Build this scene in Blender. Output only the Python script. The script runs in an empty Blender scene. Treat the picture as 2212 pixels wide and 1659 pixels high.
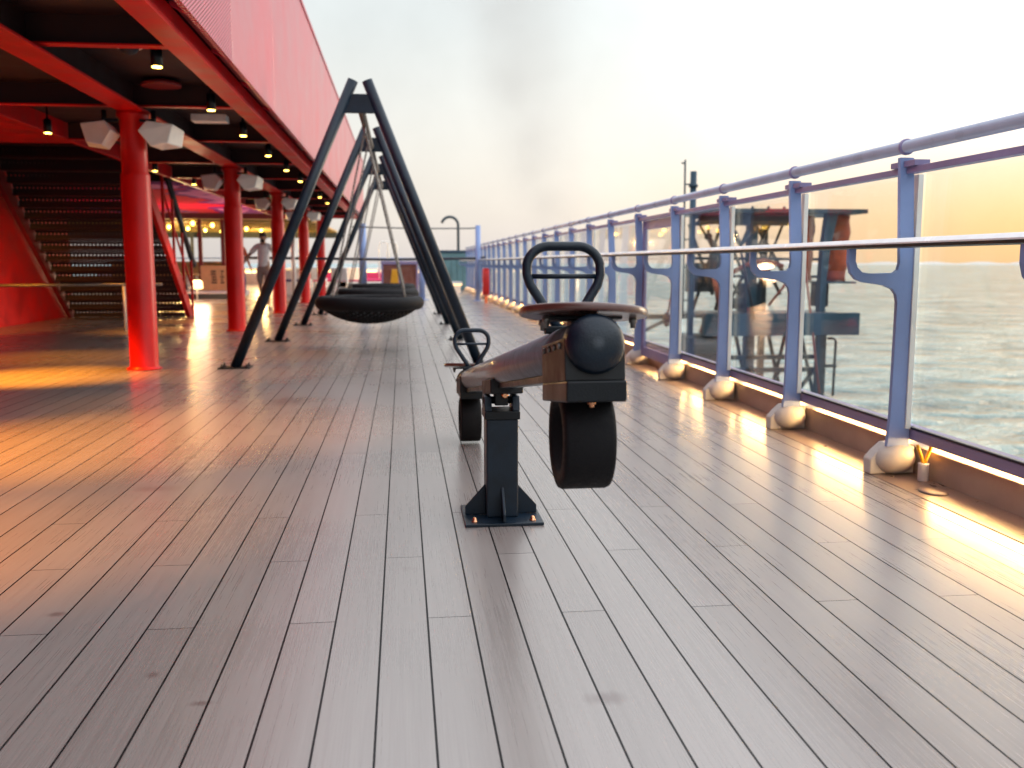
import bpy, bmesh, math, random
from mathutils import Vector, Matrix, Euler
random.seed(7)
S = bpy.context.scene
COL = S.collection
R = math.radians

# ------------------------------------------------------------------ camera geometry (also used to survey far things)
F_PX, CX, CY, VX, VY = 2050., 1106., 829.5, 868., 568.
PHI = math.atan((CY-VY)/F_PX)
PSI = math.atan((CX-VX)/F_PX*math.cos(PHI))
FW = Vector((math.sin(PSI)*math.cos(PHI), math.cos(PSI)*math.cos(PHI), -math.sin(PHI)))
RT = Vector((math.cos(PSI), -math.sin(PSI), 0))
UP = RT.cross(FW)
EYE = Vector((0, 0, 1.0))
def at(x, y, Y):
    """survey: the point of the plane at distance Y along the deck seen at photo position (x, y)"""
    d = FW + RT*((x-CX)/F_PX) - UP*((y-CY)/F_PX)
    return EYE + d*(Y/d.y)

# ------------------------------------------------------------------ materials
def nt(name):
    m = bpy.data.materials.new(name); m.use_nodes = True
    n = m.node_tree.nodes; l = m.node_tree.links
    return m, n, l, n['Principled BSDF']
def noise(n, l, scale, detail=4, vec=None, rough=.55):
    t = n.new('ShaderNodeTexNoise'); t.inputs['Scale'].default_value = scale
    t.inputs['Detail'].default_value = detail; t.inputs['Roughness'].default_value = rough
    if vec is None:
        tc = n.new('ShaderNodeTexCoord'); vec = tc.outputs['Object']
    l.new(vec, t.inputs['Vector'])
    return t
def ramp(n, l, src, stops):
    r = n.new('ShaderNodeValToRGB')
    while len(r.color_ramp.elements) < len(stops): r.color_ramp.elements.new(.5)
    for e, (p, c) in zip(r.color_ramp.elements, stops):
        e.position = p; e.color = (c[0], c[1], c[2], 1) if len(c) == 3 else c
    l.new(src, r.inputs['Fac'])
    return r
def paint(name, c, rough=.4, metal=0, var=.12, nscale=6, bump=.15, bscale=60, coat=0, spec=.5):
    """paint / metal / plastic with blotchy tone, patchy gloss and a fine uneven surface"""
    m, n, l, b = nt(name)
    t = noise(n, l, nscale, 6)
    lo = [max(0, v*(1-var)) for v in c]; hi = [min(1, v*(1+var)) for v in c]
    r = ramp(n, l, t.outputs['Fac'], [(.3, lo), (.7, hi)])
    l.new(r.outputs['Color'], b.inputs['Base Color'])
    r2 = ramp(n, l, t.outputs['Fac'], [(.3, (rough*.8,)*3), (.75, (min(1, rough*1.25),)*3)])
    l.new(r2.outputs['Color'], b.inputs['Roughness'])
    b.inputs['Metallic'].default_value = metal
    b.inputs['Coat Weight'].default_value = coat
    b.inputs['Specular IOR Level'].default_value = spec
    if bump:
        t2 = noise(n, l, bscale, 3); bp = n.new('ShaderNodeBump')
        bp.inputs['Strength'].default_value = bump; bp.inputs['Distance'].default_value = .004
        l.new(t2.outputs['Fac'], bp.inputs['Height']); l.new(bp.outputs['Normal'], b.inputs['Normal'])
    return m
def emit(name, c, s):
    m, n, l, b = nt(name)
    b.inputs['Base Color'].default_value = (*c, 1); b.inputs['Emission Color'].default_value = (*c, 1)
    b.inputs['Emission Strength'].default_value = s
    return m
def mth(n, l, op, a, b=None, c=None):
    x = n.new('ShaderNodeMath'); x.operation = op
    for i, v in enumerate((a, b, c)):
        if v is None: continue
        if isinstance(v, (int, float)): x.inputs[i].default_value = v
        else: l.new(v, x.inputs[i])
    return x.outputs[0]
def mixc(n, l, f, a, b):
    x = n.new('ShaderNodeMix'); x.data_type = 'RGBA'
    if isinstance(f, (int, float)): x.inputs['Factor'].default_value = f
    else: l.new(f, x.inputs['Factor'])
    for k, v in (('A', a), ('B', b)):
        s = [i for i in x.inputs if i.name == k and i.type == 'RGBA'][0]
        if isinstance(v, tuple): s.default_value = (*v, 1)
        else: l.new(v, s)
    return [o for o in x.outputs if o.type == 'RGBA'][0]

def deck_material():
    m, n, l, b = nt('composite_decking')
    tc = n.new('ShaderNodeTexCoord'); sp = n.new('ShaderNodeSeparateXYZ'); l.new(tc.outputs['Object'], sp.inputs[0])
    X, Y = sp.outputs['X'], sp.outputs['Y']
    u = mth(n, l, 'DIVIDE', mth(n, l, 'SUBTRACT', X, .0579), .1284)
    k = mth(n, l, 'FLOOR', u); fu = mth(n, l, 'FRACT', u)
    k3 = mth(n, l, 'FLOORED_MODULO', k, 3)
    off = mth(n, l, 'MULTIPLY', mth(n, l, 'FLOORED_MODULO', mth(n, l, 'MULTIPLY', k3, 2), 3), .57)
    v = mth(n, l, 'DIVIDE', mth(n, l, 'SUBTRACT', mth(n, l, 'SUBTRACT', Y, 2.6), off), 2.4)
    fv = mth(n, l, 'FRACT', v)
    seam = mth(n, l, 'LESS_THAN', mth(n, l, 'MINIMUM', fu, mth(n, l, 'SUBTRACT', 1, fu)), .0215)
    joint = mth(n, l, 'LESS_THAN', mth(n, l, 'MINIMUM', fv, mth(n, l, 'SUBTRACT', 1, fv)), .00065)
    gap = mth(n, l, 'MAXIMUM', seam, joint)
    cm = n.new('ShaderNodeCombineXYZ'); l.new(k, cm.inputs[0]); l.new(mth(n, l, 'FLOOR', v), cm.inputs[1])
    wn = n.new('ShaderNodeTexWhiteNoise'); wn.noise_dimensions = '2D'; l.new(cm.outputs[0], wn.inputs['Vector'])
    # streaky grain along the board, shifted per board
    mp = n.new('ShaderNodeCombineXYZ')
    l.new(mth(n, l, 'MULTIPLY', X, 190), mp.inputs[0]); l.new(mth(n, l, 'MULTIPLY', Y, 3.2), mp.inputs[1])
    l.new(mth(n, l, 'MULTIPLY', wn.outputs['Value'], 40), mp.inputs[2])
    g = noise(n, l, 1, 5, mp.outputs[0], .65)
    mp2 = n.new('ShaderNodeCombineXYZ')
    l.new(mth(n, l, 'MULTIPLY', X, 45), mp2.inputs[0]); l.new(mth(n, l, 'MULTIPLY', Y, .9), mp2.inputs[1])
    g2 = noise(n, l, 1, 3, mp2.outputs[0])
    big = noise(n, l, .9, 5, tc.outputs['Object'])
    speck = noise(n, l, 260, 2, tc.outputs['Object'])
    tone = mth(n, l, 'ADD', mth(n, l, 'MULTIPLY', wn.outputs['Value'], .13), mth(n, l, 'MULTIPLY', g.outputs['Fac'], .55))
    tone = mth(n, l, 'ADD', tone, mth(n, l, 'MULTIPLY', g2.outputs['Fac'], .25))
    tone = mth(n, l, 'ADD', tone, mth(n, l, 'MULTIPLY', big.outputs['Fac'], .3))
    tone = mth(n, l, 'ADD', tone, mth(n, l, 'MULTIPLY', speck.outputs['Fac'], .16))
    wood = ramp(n, l, mth(n, l, 'MULTIPLY', tone, .72), [(.25, (.158, .130, .120)), (.5, (.232, .200, .188)), (.78, (.312, .278, .264))])
    # drips, rings and spilled spots
    st = noise(n, l, 4.2, 3, tc.outputs['Object'], .7)
    sm = ramp(n, l, st.outputs['Fac'], [(.80, (0, 0, 0)), (.86, (1, 1, 1))])
    c = mixc(n, l, mth(n, l, 'MULTIPLY', sm.outputs['Color'], .5), wood.outputs['Color'], (.09, .06, .055))
    for px, py, rx, ry, a in ((.455, 2.05, .05, .032, .75), (-.83, 7.0, .17, .24, .5), (-1.1, 4.3, .1, .06, .35), (.0, 3.05, .03, .02, .3), (-.47, 2.13, .028, .014, .7), (-.62, 2.3, .018, .02, .6), (-1.0, 2.75, .03, .018, .6)):
        dx = mth(n, l, 'DIVIDE', mth(n, l, 'SUBTRACT', X, px), rx); dy = mth(n, l, 'DIVIDE', mth(n, l, 'SUBTRACT', Y, py), ry)
        d = mth(n, l, 'SQRT', mth(n, l, 'ADD', mth(n, l, 'MULTIPLY', dx, dx), mth(n, l, 'MULTIPLY', dy, dy)))
        d = mth(n, l, 'ADD', d, mth(n, l, 'MULTIPLY', mth(n, l, 'SUBTRACT', g2.outputs['Fac'], .5), 1.6))
        f = n.new('ShaderNodeMapRange'); f.inputs[1].default_value = 1.25; f.inputs[2].default_value = .35
        f.inputs[3].default_value = 0; f.inputs[4].default_value = a; l.new(d, f.inputs[0])
        c = mixc(n, l, f.outputs[0], c, (.1, .055, .05))
    c = mixc(n, l, gap, c, (.008, .007, .008))
    l.new(c, b.inputs['Base Color'])
    ro = ramp(n, l, mth(n, l, 'ADD', mth(n, l, 'MULTIPLY', big.outputs['Fac'], .6), mth(n, l, 'MULTIPLY', g.outputs['Fac'], .4)), [(.3, (.22,)*3), (.7, (.35,)*3)])
    l.new(mixc(n, l, gap, ro.outputs['Color'], (.7, .7, .7)), b.inputs['Roughness'])
    l.new(mth(n, l, 'MULTIPLY', mth(n, l, 'SUBTRACT', 1, gap), .9), b.inputs['Specular IOR Level'])
    b.inputs['Coat Weight'].default_value = .3; b.inputs['Coat Roughness'].default_value = .22; b.inputs['Coat IOR'].default_value = 1.5
    h = mth(n, l, 'SUBTRACT', mth(n, l, 'MULTIPLY', g.outputs['Fac'], .25), gap)
    bp = n.new('ShaderNodeBump'); bp.inputs['Strength'].default_value = .22; bp.inputs['Distance'].default_value = .0016
    l.new(h, bp.inputs['Height']); l.new(bp.outputs['Normal'], b.inputs['Normal'])
    return m

def glass_material(name, tint, lo=.05):
    m = bpy.data.materials.new(name); m.use_nodes = True
    n, l = m.node_tree.nodes, m.node_tree.links; n.clear()
    out = n.new('ShaderNodeOutputMaterial'); tr = n.new('ShaderNodeBsdfTransparent'); tr.inputs[0].default_value = (*tint, 1)
    gl = n.new('ShaderNodeBsdfGlossy'); gl.inputs['Roughness'].default_value = .03; gl.inputs[0].default_value = (1, 1, 1, 1)
    fr = n.new('ShaderNodeFresnel'); ge = n.new('ShaderNodeNewGeometry')
    l.new(mth(n, l, 'SUBTRACT', 1.28, mth(n, l, 'MULTIPLY', ge.outputs['Backfacing'], 1.28-1/1.28)), fr.inputs[0])   # same sheen on both faces of the sheet
    t = noise(n, l, 3, 5)
    df = n.new('ShaderNodeBsdfDiffuse'); df.inputs[0].default_value = (.75, .74, .7, 1)
    r = ramp(n, l, t.outputs['Fac'], [(.35, (.0,)*3), (.8, (.022,)*3)])
    m1 = n.new('ShaderNodeMixShader'); l.new(r.outputs['Color'], m1.inputs[0]); l.new(tr.outputs[0], m1.inputs[1]); l.new(df.outputs[0], m1.inputs[2])
    m2 = n.new('ShaderNodeMixShader'); l.new(fr.outputs[0], m2.inputs[0]); l.new(m1.outputs[0], m2.inputs[1]); l.new(gl.outputs[0], m2.inputs[2])
    l.new(m2.outputs[0], out.inputs[0])
    return m

def perforated(name, c, pitch_y, pitch_z, rad, axis='X', rough=.4, skew=0., ymax=None, tilt=0.):
    """sheet metal with punched holes: real openings one can see through"""
    m, n, l, b = nt(name)
    t = noise(n, l, 3, 5); r = ramp(n, l, t.outputs['Fac'], [(.3, [v*.88 for v in c]), (.7, [min(1, v*1.1) for v in c])])
    l.new(r.outputs['Color'], b.inputs['Base Color']); b.inputs['Roughness'].default_value = rough
    tc = n.new('ShaderNodeTexCoord'); sp = n.new('ShaderNodeSeparateXYZ'); l.new(tc.outputs['Object'], sp.inputs[0])
    A = sp.outputs[axis]; Z = sp.outputs['Z']
    row = mth(n, l, 'FLOOR', mth(n, l, 'DIVIDE', Z, pitch_z))
    a = mth(n, l, 'ADD', mth(n, l, 'DIVIDE', A, pitch_y), mth(n, l, 'MULTIPLY', row, skew))
    da = mth(n, l, 'MULTIPLY', mth(n, l, 'SUBTRACT', mth(n, l, 'FRACT', a), .5), pitch_y)
    dz = mth(n, l, 'MULTIPLY', mth(n, l, 'SUBTRACT', mth(n, l, 'FRACT', mth(n, l, 'DIVIDE', Z, pitch_z)), .5), pitch_z)
    d = mth(n, l, 'SQRT', mth(n, l, 'ADD', mth(n, l, 'MULTIPLY', da, da), mth(n, l, 'MULTIPLY', dz, dz)))
    hole = mth(n, l, 'LESS_THAN', d, rad)
    tr = n.new('ShaderNodeBsdfTransparent'); mx = n.new('ShaderNodeMixShader')
    l.new(hole, mx.inputs[0]); l.new(b.outputs[0], mx.inputs[1]); l.new(tr.outputs[0], mx.inputs[2])
    l.new(mx.outputs[0], n['Material Output'].inputs[0])
    return m

def ribbed(name, c):
    """painted screen of close diagonal ribs"""
    m, n, l, b = nt(name)
    tc = n.new('ShaderNodeTexCoord'); sp = n.new('ShaderNodeSeparateXYZ'); l.new(tc.outputs['Object'], sp.inputs[0])
    a = mth(n, l, 'DIVIDE', mth(n, l, 'SUBTRACT', sp.outputs['Z'], mth(n, l, 'MULTIPLY', sp.outputs['Y'], .47)), .026)
    w = mth(n, l, 'ABSOLUTE', mth(n, l, 'SUBTRACT', mth(n, l, 'FRACT', a), .5))
    t = noise(n, l, 3, 5); r = ramp(n, l, t.outputs['Fac'], [(.3, [v*.9 for v in c]), (.7, [min(1, v*1.1) for v in c])])
    l.new(r.outputs['Color'], b.inputs['Base Color']); b.inputs['Roughness'].default_value = .42
    bp = n.new('ShaderNodeBump'); bp.inputs['Strength'].default_value = 1; bp.inputs['Distance'].default_value = .03
    l.new(w, bp.inputs['Height']); l.new(bp.outputs['Normal'], b.inputs['Normal'])
    return m

def sea_material():
    m, n, l, b = nt('sea_water')
    tc = n.new('ShaderNodeTexCoord')
    mp = n.new('ShaderNodeMapping'); mp.inputs['Scale'].default_value = (1, 1.35, 1); mp.inputs['Rotation'].default_value = (0, 0, R(-25))
    l.new(tc.outputs['Object'], mp.inputs[0])
    a = noise(n, l, .075, 6, mp.outputs[0], .6); c = noise(n, l, .016, 4, mp.outputs[0], .55); d = noise(n, l, .5, 3, mp.outputs[0])
    h = mth(n, l, 'ADD', mth(n, l, 'MULTIPLY', a.outputs['Fac'], 1.0), mth(n, l, 'MULTIPLY', c.outputs['Fac'], 1.6))
    h = mth(n, l, 'ADD', h, mth(n, l, 'MULTIPLY', d.outputs['Fac'], .10))
    bp = n.new('ShaderNodeBump'); bp.inputs['Strength'].default_value = 1; bp.inputs['Distance'].default_value = 15
    l.new(h, bp.inputs['Height']); l.new(bp.outputs['Normal'], b.inputs['Normal'])
    wc = ramp(n, l, mth(n, l, 'ADD', mth(n, l, 'MULTIPLY', a.outputs['Fac'], .7), mth(n, l, 'MULTIPLY', c.outputs['Fac'], .3)), [(.40, (.07, .22, .28)), (.50, (.24, .45, .50)), (.60, (.44, .64, .66))])
    l.new(wc.outputs['Color'], b.inputs['Base Color']); b.inputs['Roughness'].default_value = .08
    b.inputs['IOR'].default_value = 1.33
    return m

def mural_material():
    m, n, l, b = nt('soffit_mural')
    tc = n.new('ShaderNodeTexCoord')
    w = noise(n, l, .8, 2, tc.outputs['Object'])
    vm = n.new('ShaderNodeVectorMath'); vm.operation = 'ADD'
    sc = n.new('ShaderNodeVectorMath'); sc.operation = 'SCALE'; sc.inputs['Scale'].default_value = 1.6
    l.new(w.outputs['Color'], sc.inputs[0]); l.new(tc.outputs['Object'], vm.inputs[0]); l.new(sc.outputs[0], vm.inputs[1])
    mp = n.new('ShaderNodeMapping'); mp.inputs['Scale'].default_value = (.62, .15, 1); l.new(vm.outputs[0], mp.inputs[0])
    v = n.new('ShaderNodeTexVoronoi'); v.inputs['Scale'].default_value = 1.1; l.new(mp.outputs[0], v.inputs['Vector'])
    pink = ramp(n, l, v.outputs['Distance'], [(.0, (.95, .45, .80)), (.38, (.95, .26, .66)), (.42, (.20, .02, .30)), (.49, (.26, .02, .30)), (.53, (.88, .01, .07))])
    l.new(pink.outputs['Color'], b.inputs['Base Color']); b.inputs['Roughness'].default_value = .9; b.inputs['Specular IOR Level'].default_value = .05
    return m

M = {}
M['deck'] = deck_material()
M['red'] = paint('red_enamel', (.58, .006, .008), .45, var=.25, nscale=2.5, spec=.25)
M['red_col'] = paint('column_red_enamel', (.52, .006, .005), .36, var=.2, nscale=2, spec=.28)
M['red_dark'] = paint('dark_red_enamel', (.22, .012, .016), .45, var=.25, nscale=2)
M['fascia'] = paint('fascia_red_enamel', (.47, .024, .056), .36, var=.14, nscale=1.1, coat=.2, bump=.06, bscale=12)
M['ribs'] = ribbed('fascia_ribbed_screen', (.47, .024, .056))
M['ceil'] = paint('black_ceiling_paint', (.028, .004, .004), .65, var=.5, nscale=1.6)
M['black'] = paint('black_powder_coat', (.004, .006, .009), .38, var=.4, nscale=9, bump=.25, bscale=240, spec=.28)
M['blue_black'] = paint('blue_black_powder_coat', (.004, .012, .024), .36, var=.4, nscale=9, bump=.25, bscale=240, spec=.32)
M['rubber'] = paint('black_rubber_granule', (.005, .005, .0065), .7, var=.5, nscale=120, bump=.5, bscale=320, spec=.2)
M['hpl'] = paint('brown_laminate_board', (.085, .034, .028), .3, var=.25, nscale=14, coat=.35)
M['pole'] = paint('lacquered_brown_pole', (.16, .175, .20), .34, var=.2, nscale=20, coat=.35, bump=.1)
M['clamp'] = paint('dark_bronze_bracket', (.012, .013, .015), .46, var=.25, nscale=14, spec=.25)
M['copper'] = paint('coppery_bolt', (.72, .36, .2), .3, metal=1, var=.2, nscale=60)
M['zinc'] = paint('galvanised_chain', (.20, .19, .18), .42, metal=.7, var=.25, nscale=30)
M['rope'] = paint('weathered_beam_wrap', (.13, .11, .095), .6, var=.4, nscale=22, bump=.6, bscale=90)
M['post'] = paint('shade_blue_rail_paint', (.20, .285, .53), .42, var=.10, nscale=3)  # blue cast of shaded white posts put into the base colour
M['purple'] = paint('mauve_rail_paint', (.22, .19, .34), .42, var=.12, nscale=3)
M['pipe'] = paint('pale_mauve_pipe_paint', (.38, .43, .55), .3, var=.12, nscale=4, coat=.2)
M['cap'] = paint('pale_grey_cap_rail', (.86, .9, .92), .25, var=.12, nscale=5, coat=.3)
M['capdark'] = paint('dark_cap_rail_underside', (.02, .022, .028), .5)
M['bead'] = paint('pale_aluminium_bead', (.78, .78, .74), .35, metal=.2, var=.08)
M['foot'] = paint('beige_foot_cover', (.52, .48, .44), .55, var=.1, nscale=7)
M['white'] = paint('off_white_paint', (.74, .73, .72), .5, var=.08, nscale=5)
M['coaming'] = paint('tan_coaming_paint', (.36, .28, .22), .5, var=.2, nscale=3)
M['water'] = paint('brown_waterway_board', (.20, .14, .11), .32, var=.25, nscale=6)
M['led'] = emit('warm_led', (1, .60, .21), 72)
M['led2'] = emit('warm_led_far', (1, .66, .30), 1.8)
M['lens'] = emit('amber_lamp_lens', (1, .62, .10), 9)
M['glass'] = glass_material('tinted_glass', (.955, .945, .92))
M['teal'] = paint('blue_grey_ship_paint', (.028, .062, .095), .5, var=.3, spec=.25, nscale=2)
M['teal_d'] = paint('dark_slate_ship_paint', (.022, .04, .052), .5, var=.3, nscale=2)
M['orange'] = paint('orange_canvas', (.34, .06, .02), .8, var=.35, nscale=5, bump=.8, bscale=9)
M['sred'] = paint('signal_red_plastic', (.6, .02, .02), .4)
M['skin'] = paint('skin', (.36, .19, .13), .55, var=.08)
M['hair'] = paint('dark_hair', (.018, .013, .011), .7, var=.3, nscale=40)
M['shirt'] = paint('pale_cotton', (.78, .75, .77), .85, var=.1, nscale=12, bump=.5, bscale=30)
M['short'] = paint('beige_cotton', (.30, .22, .20), .85, var=.12, nscale=12)
M['denim'] = paint('blue_denim', (.07, .08, .22), .85, var=.2, nscale=14)
M['rust'] = paint('rust_orange_cotton', (.5, .12, .05), .85, var=.15, nscale=12)
M['wood'] = paint('honey_wood', (.45, .25, .08), .45, var=.3, nscale=5)
M['tan'] = paint('woven_tan_ceiling', (.55, .34, .12), .8, var=.3, nscale=3, bump=.6, bscale=12)
M['pink'] = paint('pink_upholstery', (.62, .05, .16), .8, var=.12, nscale=9)
M['olive'] = paint('olive_panel', (.16, .14, .03), .5, var=.2)
M['cont'] = paint('teal_locker_panel', (.10, .20, .22), .45, var=.2, nscale=2)
M['yellow'] = paint('yellow_plastic', (.75, .38, .02), .45, var=.1)
M['rusty'] = paint('brown_red_panel', (.22, .06, .045), .5, var=.3, nscale=2)
M['navy'] = paint('navy_strap', (.01, .01, .022), .6)
M['hull'] = paint('hull_paint', (.5, .5, .5), .5)
M['mural'] = mural_material()

# ------------------------------------------------------------------ mesh helper
class MB:
    def __init__(s): s.v = []; s.f = []; s.sm = []; s.T = None
    def add(s, vs, fs, smooth=False):
        o = len(s.v); s.v += [Vector(v) if s.T is None else s.T @ Vector(v) for v in vs]
        for f in fs: s.f.append([i+o for i in f]); s.sm.append(smooth)
        return s
    def box(s, x0, x1, y0, y1, z0, z1):
        return s.add([(x, y, z) for z in (z0, z1) for y in (y0, y1) for x in (x0, x1)],
                     [(0, 2, 3, 1), (4, 5, 7, 6), (0, 1, 5, 4), (2, 6, 7, 3), (0, 4, 6, 2), (1, 3, 7, 5)])
    def cbox(s, c, d, rot=None):
        Tm = Matrix.Translation(Vector(c)) @ (rot.to_4x4() if rot else Matrix())
        vs = [Tm @ Vector((x*d[0]/2, y*d[1]/2, z*d[2]/2)) for z in (-1, 1) for y in (-1, 1) for x in (-1, 1)]
        return s.add(vs, [(0, 2, 3, 1), (4, 5, 7, 6), (0, 1, 5, 4), (2, 6, 7, 3), (0, 4, 6, 2), (1, 3, 7, 5)])
    def prism(s, poly, axis, a, b, smooth=False):
        """polygon in the plane square to axis (x: (y,z); y: (x,z); z: (x,y)), from a to b"""
        def P(p, t): return {'x': (t, p[0], p[1]), 'y': (p[0], t, p[1]), 'z': (p[0], p[1], t)}[axis]
        k = len(poly)
        vs = [P(p, a) for p in poly] + [P(p, b) for p in poly]
        s.add(vs, [list(range(k))[::-1], [k+i for i in range(k)]])
        o = len(s.v)-2*k
        for i in range(k):
            j = (i+1) % k; s.f.append([o+i, o+j, o+k+j, o+k+i]); s.sm.append(smooth)
        return s
    def tube(s, pts, r, n=12, closed=False, caps=True, flat=1.):
        pts = [Vector(p) for p in pts]; K = len(pts)
        rs = r if isinstance(r, (list, tuple)) else [r]*K
        vs = []; ref = None
        for i, p in enumerate(pts):
            a = pts[(i-1) % K] if (closed or i > 0) else p; c = pts[(i+1) % K] if (closed or i < K-1) else p
            t = (c-a).normalized()
            if ref is None: ref = Vector((0, 0, 1)) if abs(t.z) < .9 else Vector((1, 0, 0))
            u = (ref - t*ref.dot(t)).normalized(); w = t.cross(u); ref = u
            for j in range(n):
                q = 2*math.pi*j/n; vs.append(p + u*(rs[i]*flat*math.cos(q)) + w*(rs[i]*math.sin(q)))
        fs = []
        for i in range(K if closed else K-1):
            for j in range(n):
                fs.append((i*n+j, i*n+(j+1) % n, ((i+1) % K)*n+(j+1) % n, ((i+1) % K)*n+j))
        s.add(vs, fs, True)
        if caps and not closed:
            o = len(s.v)-len(vs)
            s.f.append([o+j for j in range(n)][::-1]); s.sm.append(False)
            s.f.append([o+(K-1)*n+j for j in range(n)]); s.sm.append(False)
        return s
    def lathe(s, prof, c, n=24, axis=None, sx=1, sy=1):
        """profile of (radius, height) turned about z (or axis) through c"""
        q = Vector((0, 0, 1)).rotation_difference(Vector(axis).normalized()).to_matrix().to_4x4() if axis else Matrix()
        Tm = Matrix.Translation(Vector(c)) @ q
        vs = []; K = len(prof)
        for r_, h in prof:
            for j in range(n):
                a = 2*math.pi*j/n; vs.append(Tm @ Vector((r_*math.cos(a)*sx, r_*math.sin(a)*sy, h)))
        fs = [(i*n+j, i*n+(j+1) % n, (i+1)*n+(j+1) % n, (i+1)*n+j) for i in range(K-1) for j in range(n)]
        s.add(vs, fs, True)
        o = len(s.v)-len(vs)
        s.f.append([o+j for j in range(n)][::-1]); s.sm.append(False)
        s.f.append([o+(K-1)*n+j for j in range(n)]); s.sm.append(False)
        return s
    def ell(s, c, rad, nu=20, nv=12, rot=None):
        prof = [(max(1e-4, math.sin(math.pi*i/nv)), -math.cos(math.pi*i/nv)) for i in range(nv+1)]
        Tm = Matrix.Translation(Vector(c)) @ (rot.to_4x4() if rot else Matrix()) @ Matrix.Diagonal((*rad, 1))
        vs = [Tm @ Vector((r_*math.cos(2*math.pi*j/nu), r_*math.sin(2*math.pi*j/nu), h)) for r_, h in prof for j in range(nu)]
        return s.add(vs, [(i*nu+j, i*nu+(j+1) % nu, (i+1)*nu+(j+1) % nu, (i+1)*nu+j) for i in range(nv) for j in range(nu)], True)
    def build(s, name, mat, parent=None, bevel=0, seg=2):
        me = bpy.data.meshes.new(name); base = Vector((0, 0, 0))
        root = parent
        while root is not None and root.parent is not None: root = root.parent
        if root is not None: base = root.location.copy()
        elif s.v and name not in KEEP_ORIGIN:
            xs = [v.x for v in s.v]; ys = [v.y for v in s.v]
            base = Vector(((min(xs)+max(xs))/2, (min(ys)+max(ys))/2, min(v.z for v in s.v)))
        me.from_pydata([v-base for v in s.v], [], s.f)
        me.polygons.foreach_set('use_smooth', s.sm)
        bm = bmesh.new(); bm.from_mesh(me); bmesh.ops.recalc_face_normals(bm, faces=bm.faces); bm.to_mesh(me); bm.free()
        me.materials.append(M[mat] if isinstance(mat, str) else mat)
        o = bpy.data.objects.new(name, me); COL.objects.link(o)
        if parent is not None: o.parent = parent
        else: o.location = base
        if bevel:
            md = o.modifiers.new('edge', 'BEVEL'); md.width = bevel; md.segments = seg; md.limit_method = 'ANGLE'; md.angle_limit = R(40)
        return o
KEEP_ORIGIN = {'deck', 'waterway', 'sea'}
def tag(o, label=None, cat=None, group=None, kind=None):
    for k, v in (('label', label), ('category', cat), ('group', group), ('kind', kind)):
        if v: o[k] = v
    return o
def thing(name, label, cat, loc=(0, 0, 0), group=None):
    o = bpy.data.objects.new(name, None); COL.objects.link(o); o.location = loc; o.empty_display_size = .1
    return tag(o, label, cat, group)
def kids(o): return [c for c in bpy.data.objects if c.parent is o]
def dup(root, loc, label, rz=None):
    r = root.copy(); COL.objects.link(r); r.location = loc; r['label'] = label
    if rz is not None: r.rotation_euler.z = rz
    for c in kids(root):
        k = c.copy(); COL.objects.link(k); k.parent = r
        for g in kids(c):
            q = g.copy(); COL.objects.link(q); q.parent = k
    return r
def arc(c, r_, a0, a1, k, f):
    return [f(c[0]+r_*math.cos(R(a0+(a1-a0)*i/k)), c[1]+r_*math.sin(R(a0+(a1-a0)*i/k))) for i in range(k+1)]
ORD = ['first', 'second', 'third', 'fourth', 'fifth', 'sixth', 'seventh', 'eighth', 'ninth', 'tenth', 'eleventh', 'twelfth', 'thirteenth', 'fourteenth', 'fifteenth', 'sixteenth', 'seventeenth', 'eighteenth']

# ------------------------------------------------------------------ setting: deck, coaming, hull, sea
m = MB(); m.add([(-14, -4, 0), (2.2, -4, 0), (2.2, 50, 0), (-14, 50, 0)], [(0, 1, 2, 3)])
tag(m.build('deck', 'deck'), 'grey brown plank deck with dark caulked seams', 'deck', kind='structure')
m = MB().box(2.2, 2.42, -4, 50, -.02, .003)
tag(m.build('waterway', 'water', bevel=.002), 'plain brown margin board along the foot of the coaming', 'waterway', kind='structure')
m = MB().box(2.42, 2.64, -4, 50, -.02, .135)
tag(m.build('kerb', 'coaming', bevel=.008), 'low tan steel coaming along the edge of the deck', 'kerb', kind='structure')
m = MB().box(-14, 2.62, -4, 50, -22, -.03)
tag(m.build('ship_hull', 'hull'), 'side of the ship under the deck', 'hull', kind='structure')
m = MB(); ring = [(40000*math.cos(2*math.pi*i/96), 40000*math.sin(2*math.pi*i/96), -22) for i in range(96)]
m.add(ring, [list(range(96))])
tag(m.build('sea', sea_material()), 'pale rippled open sea to the horizon', 'sea', kind='structure')

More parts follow.
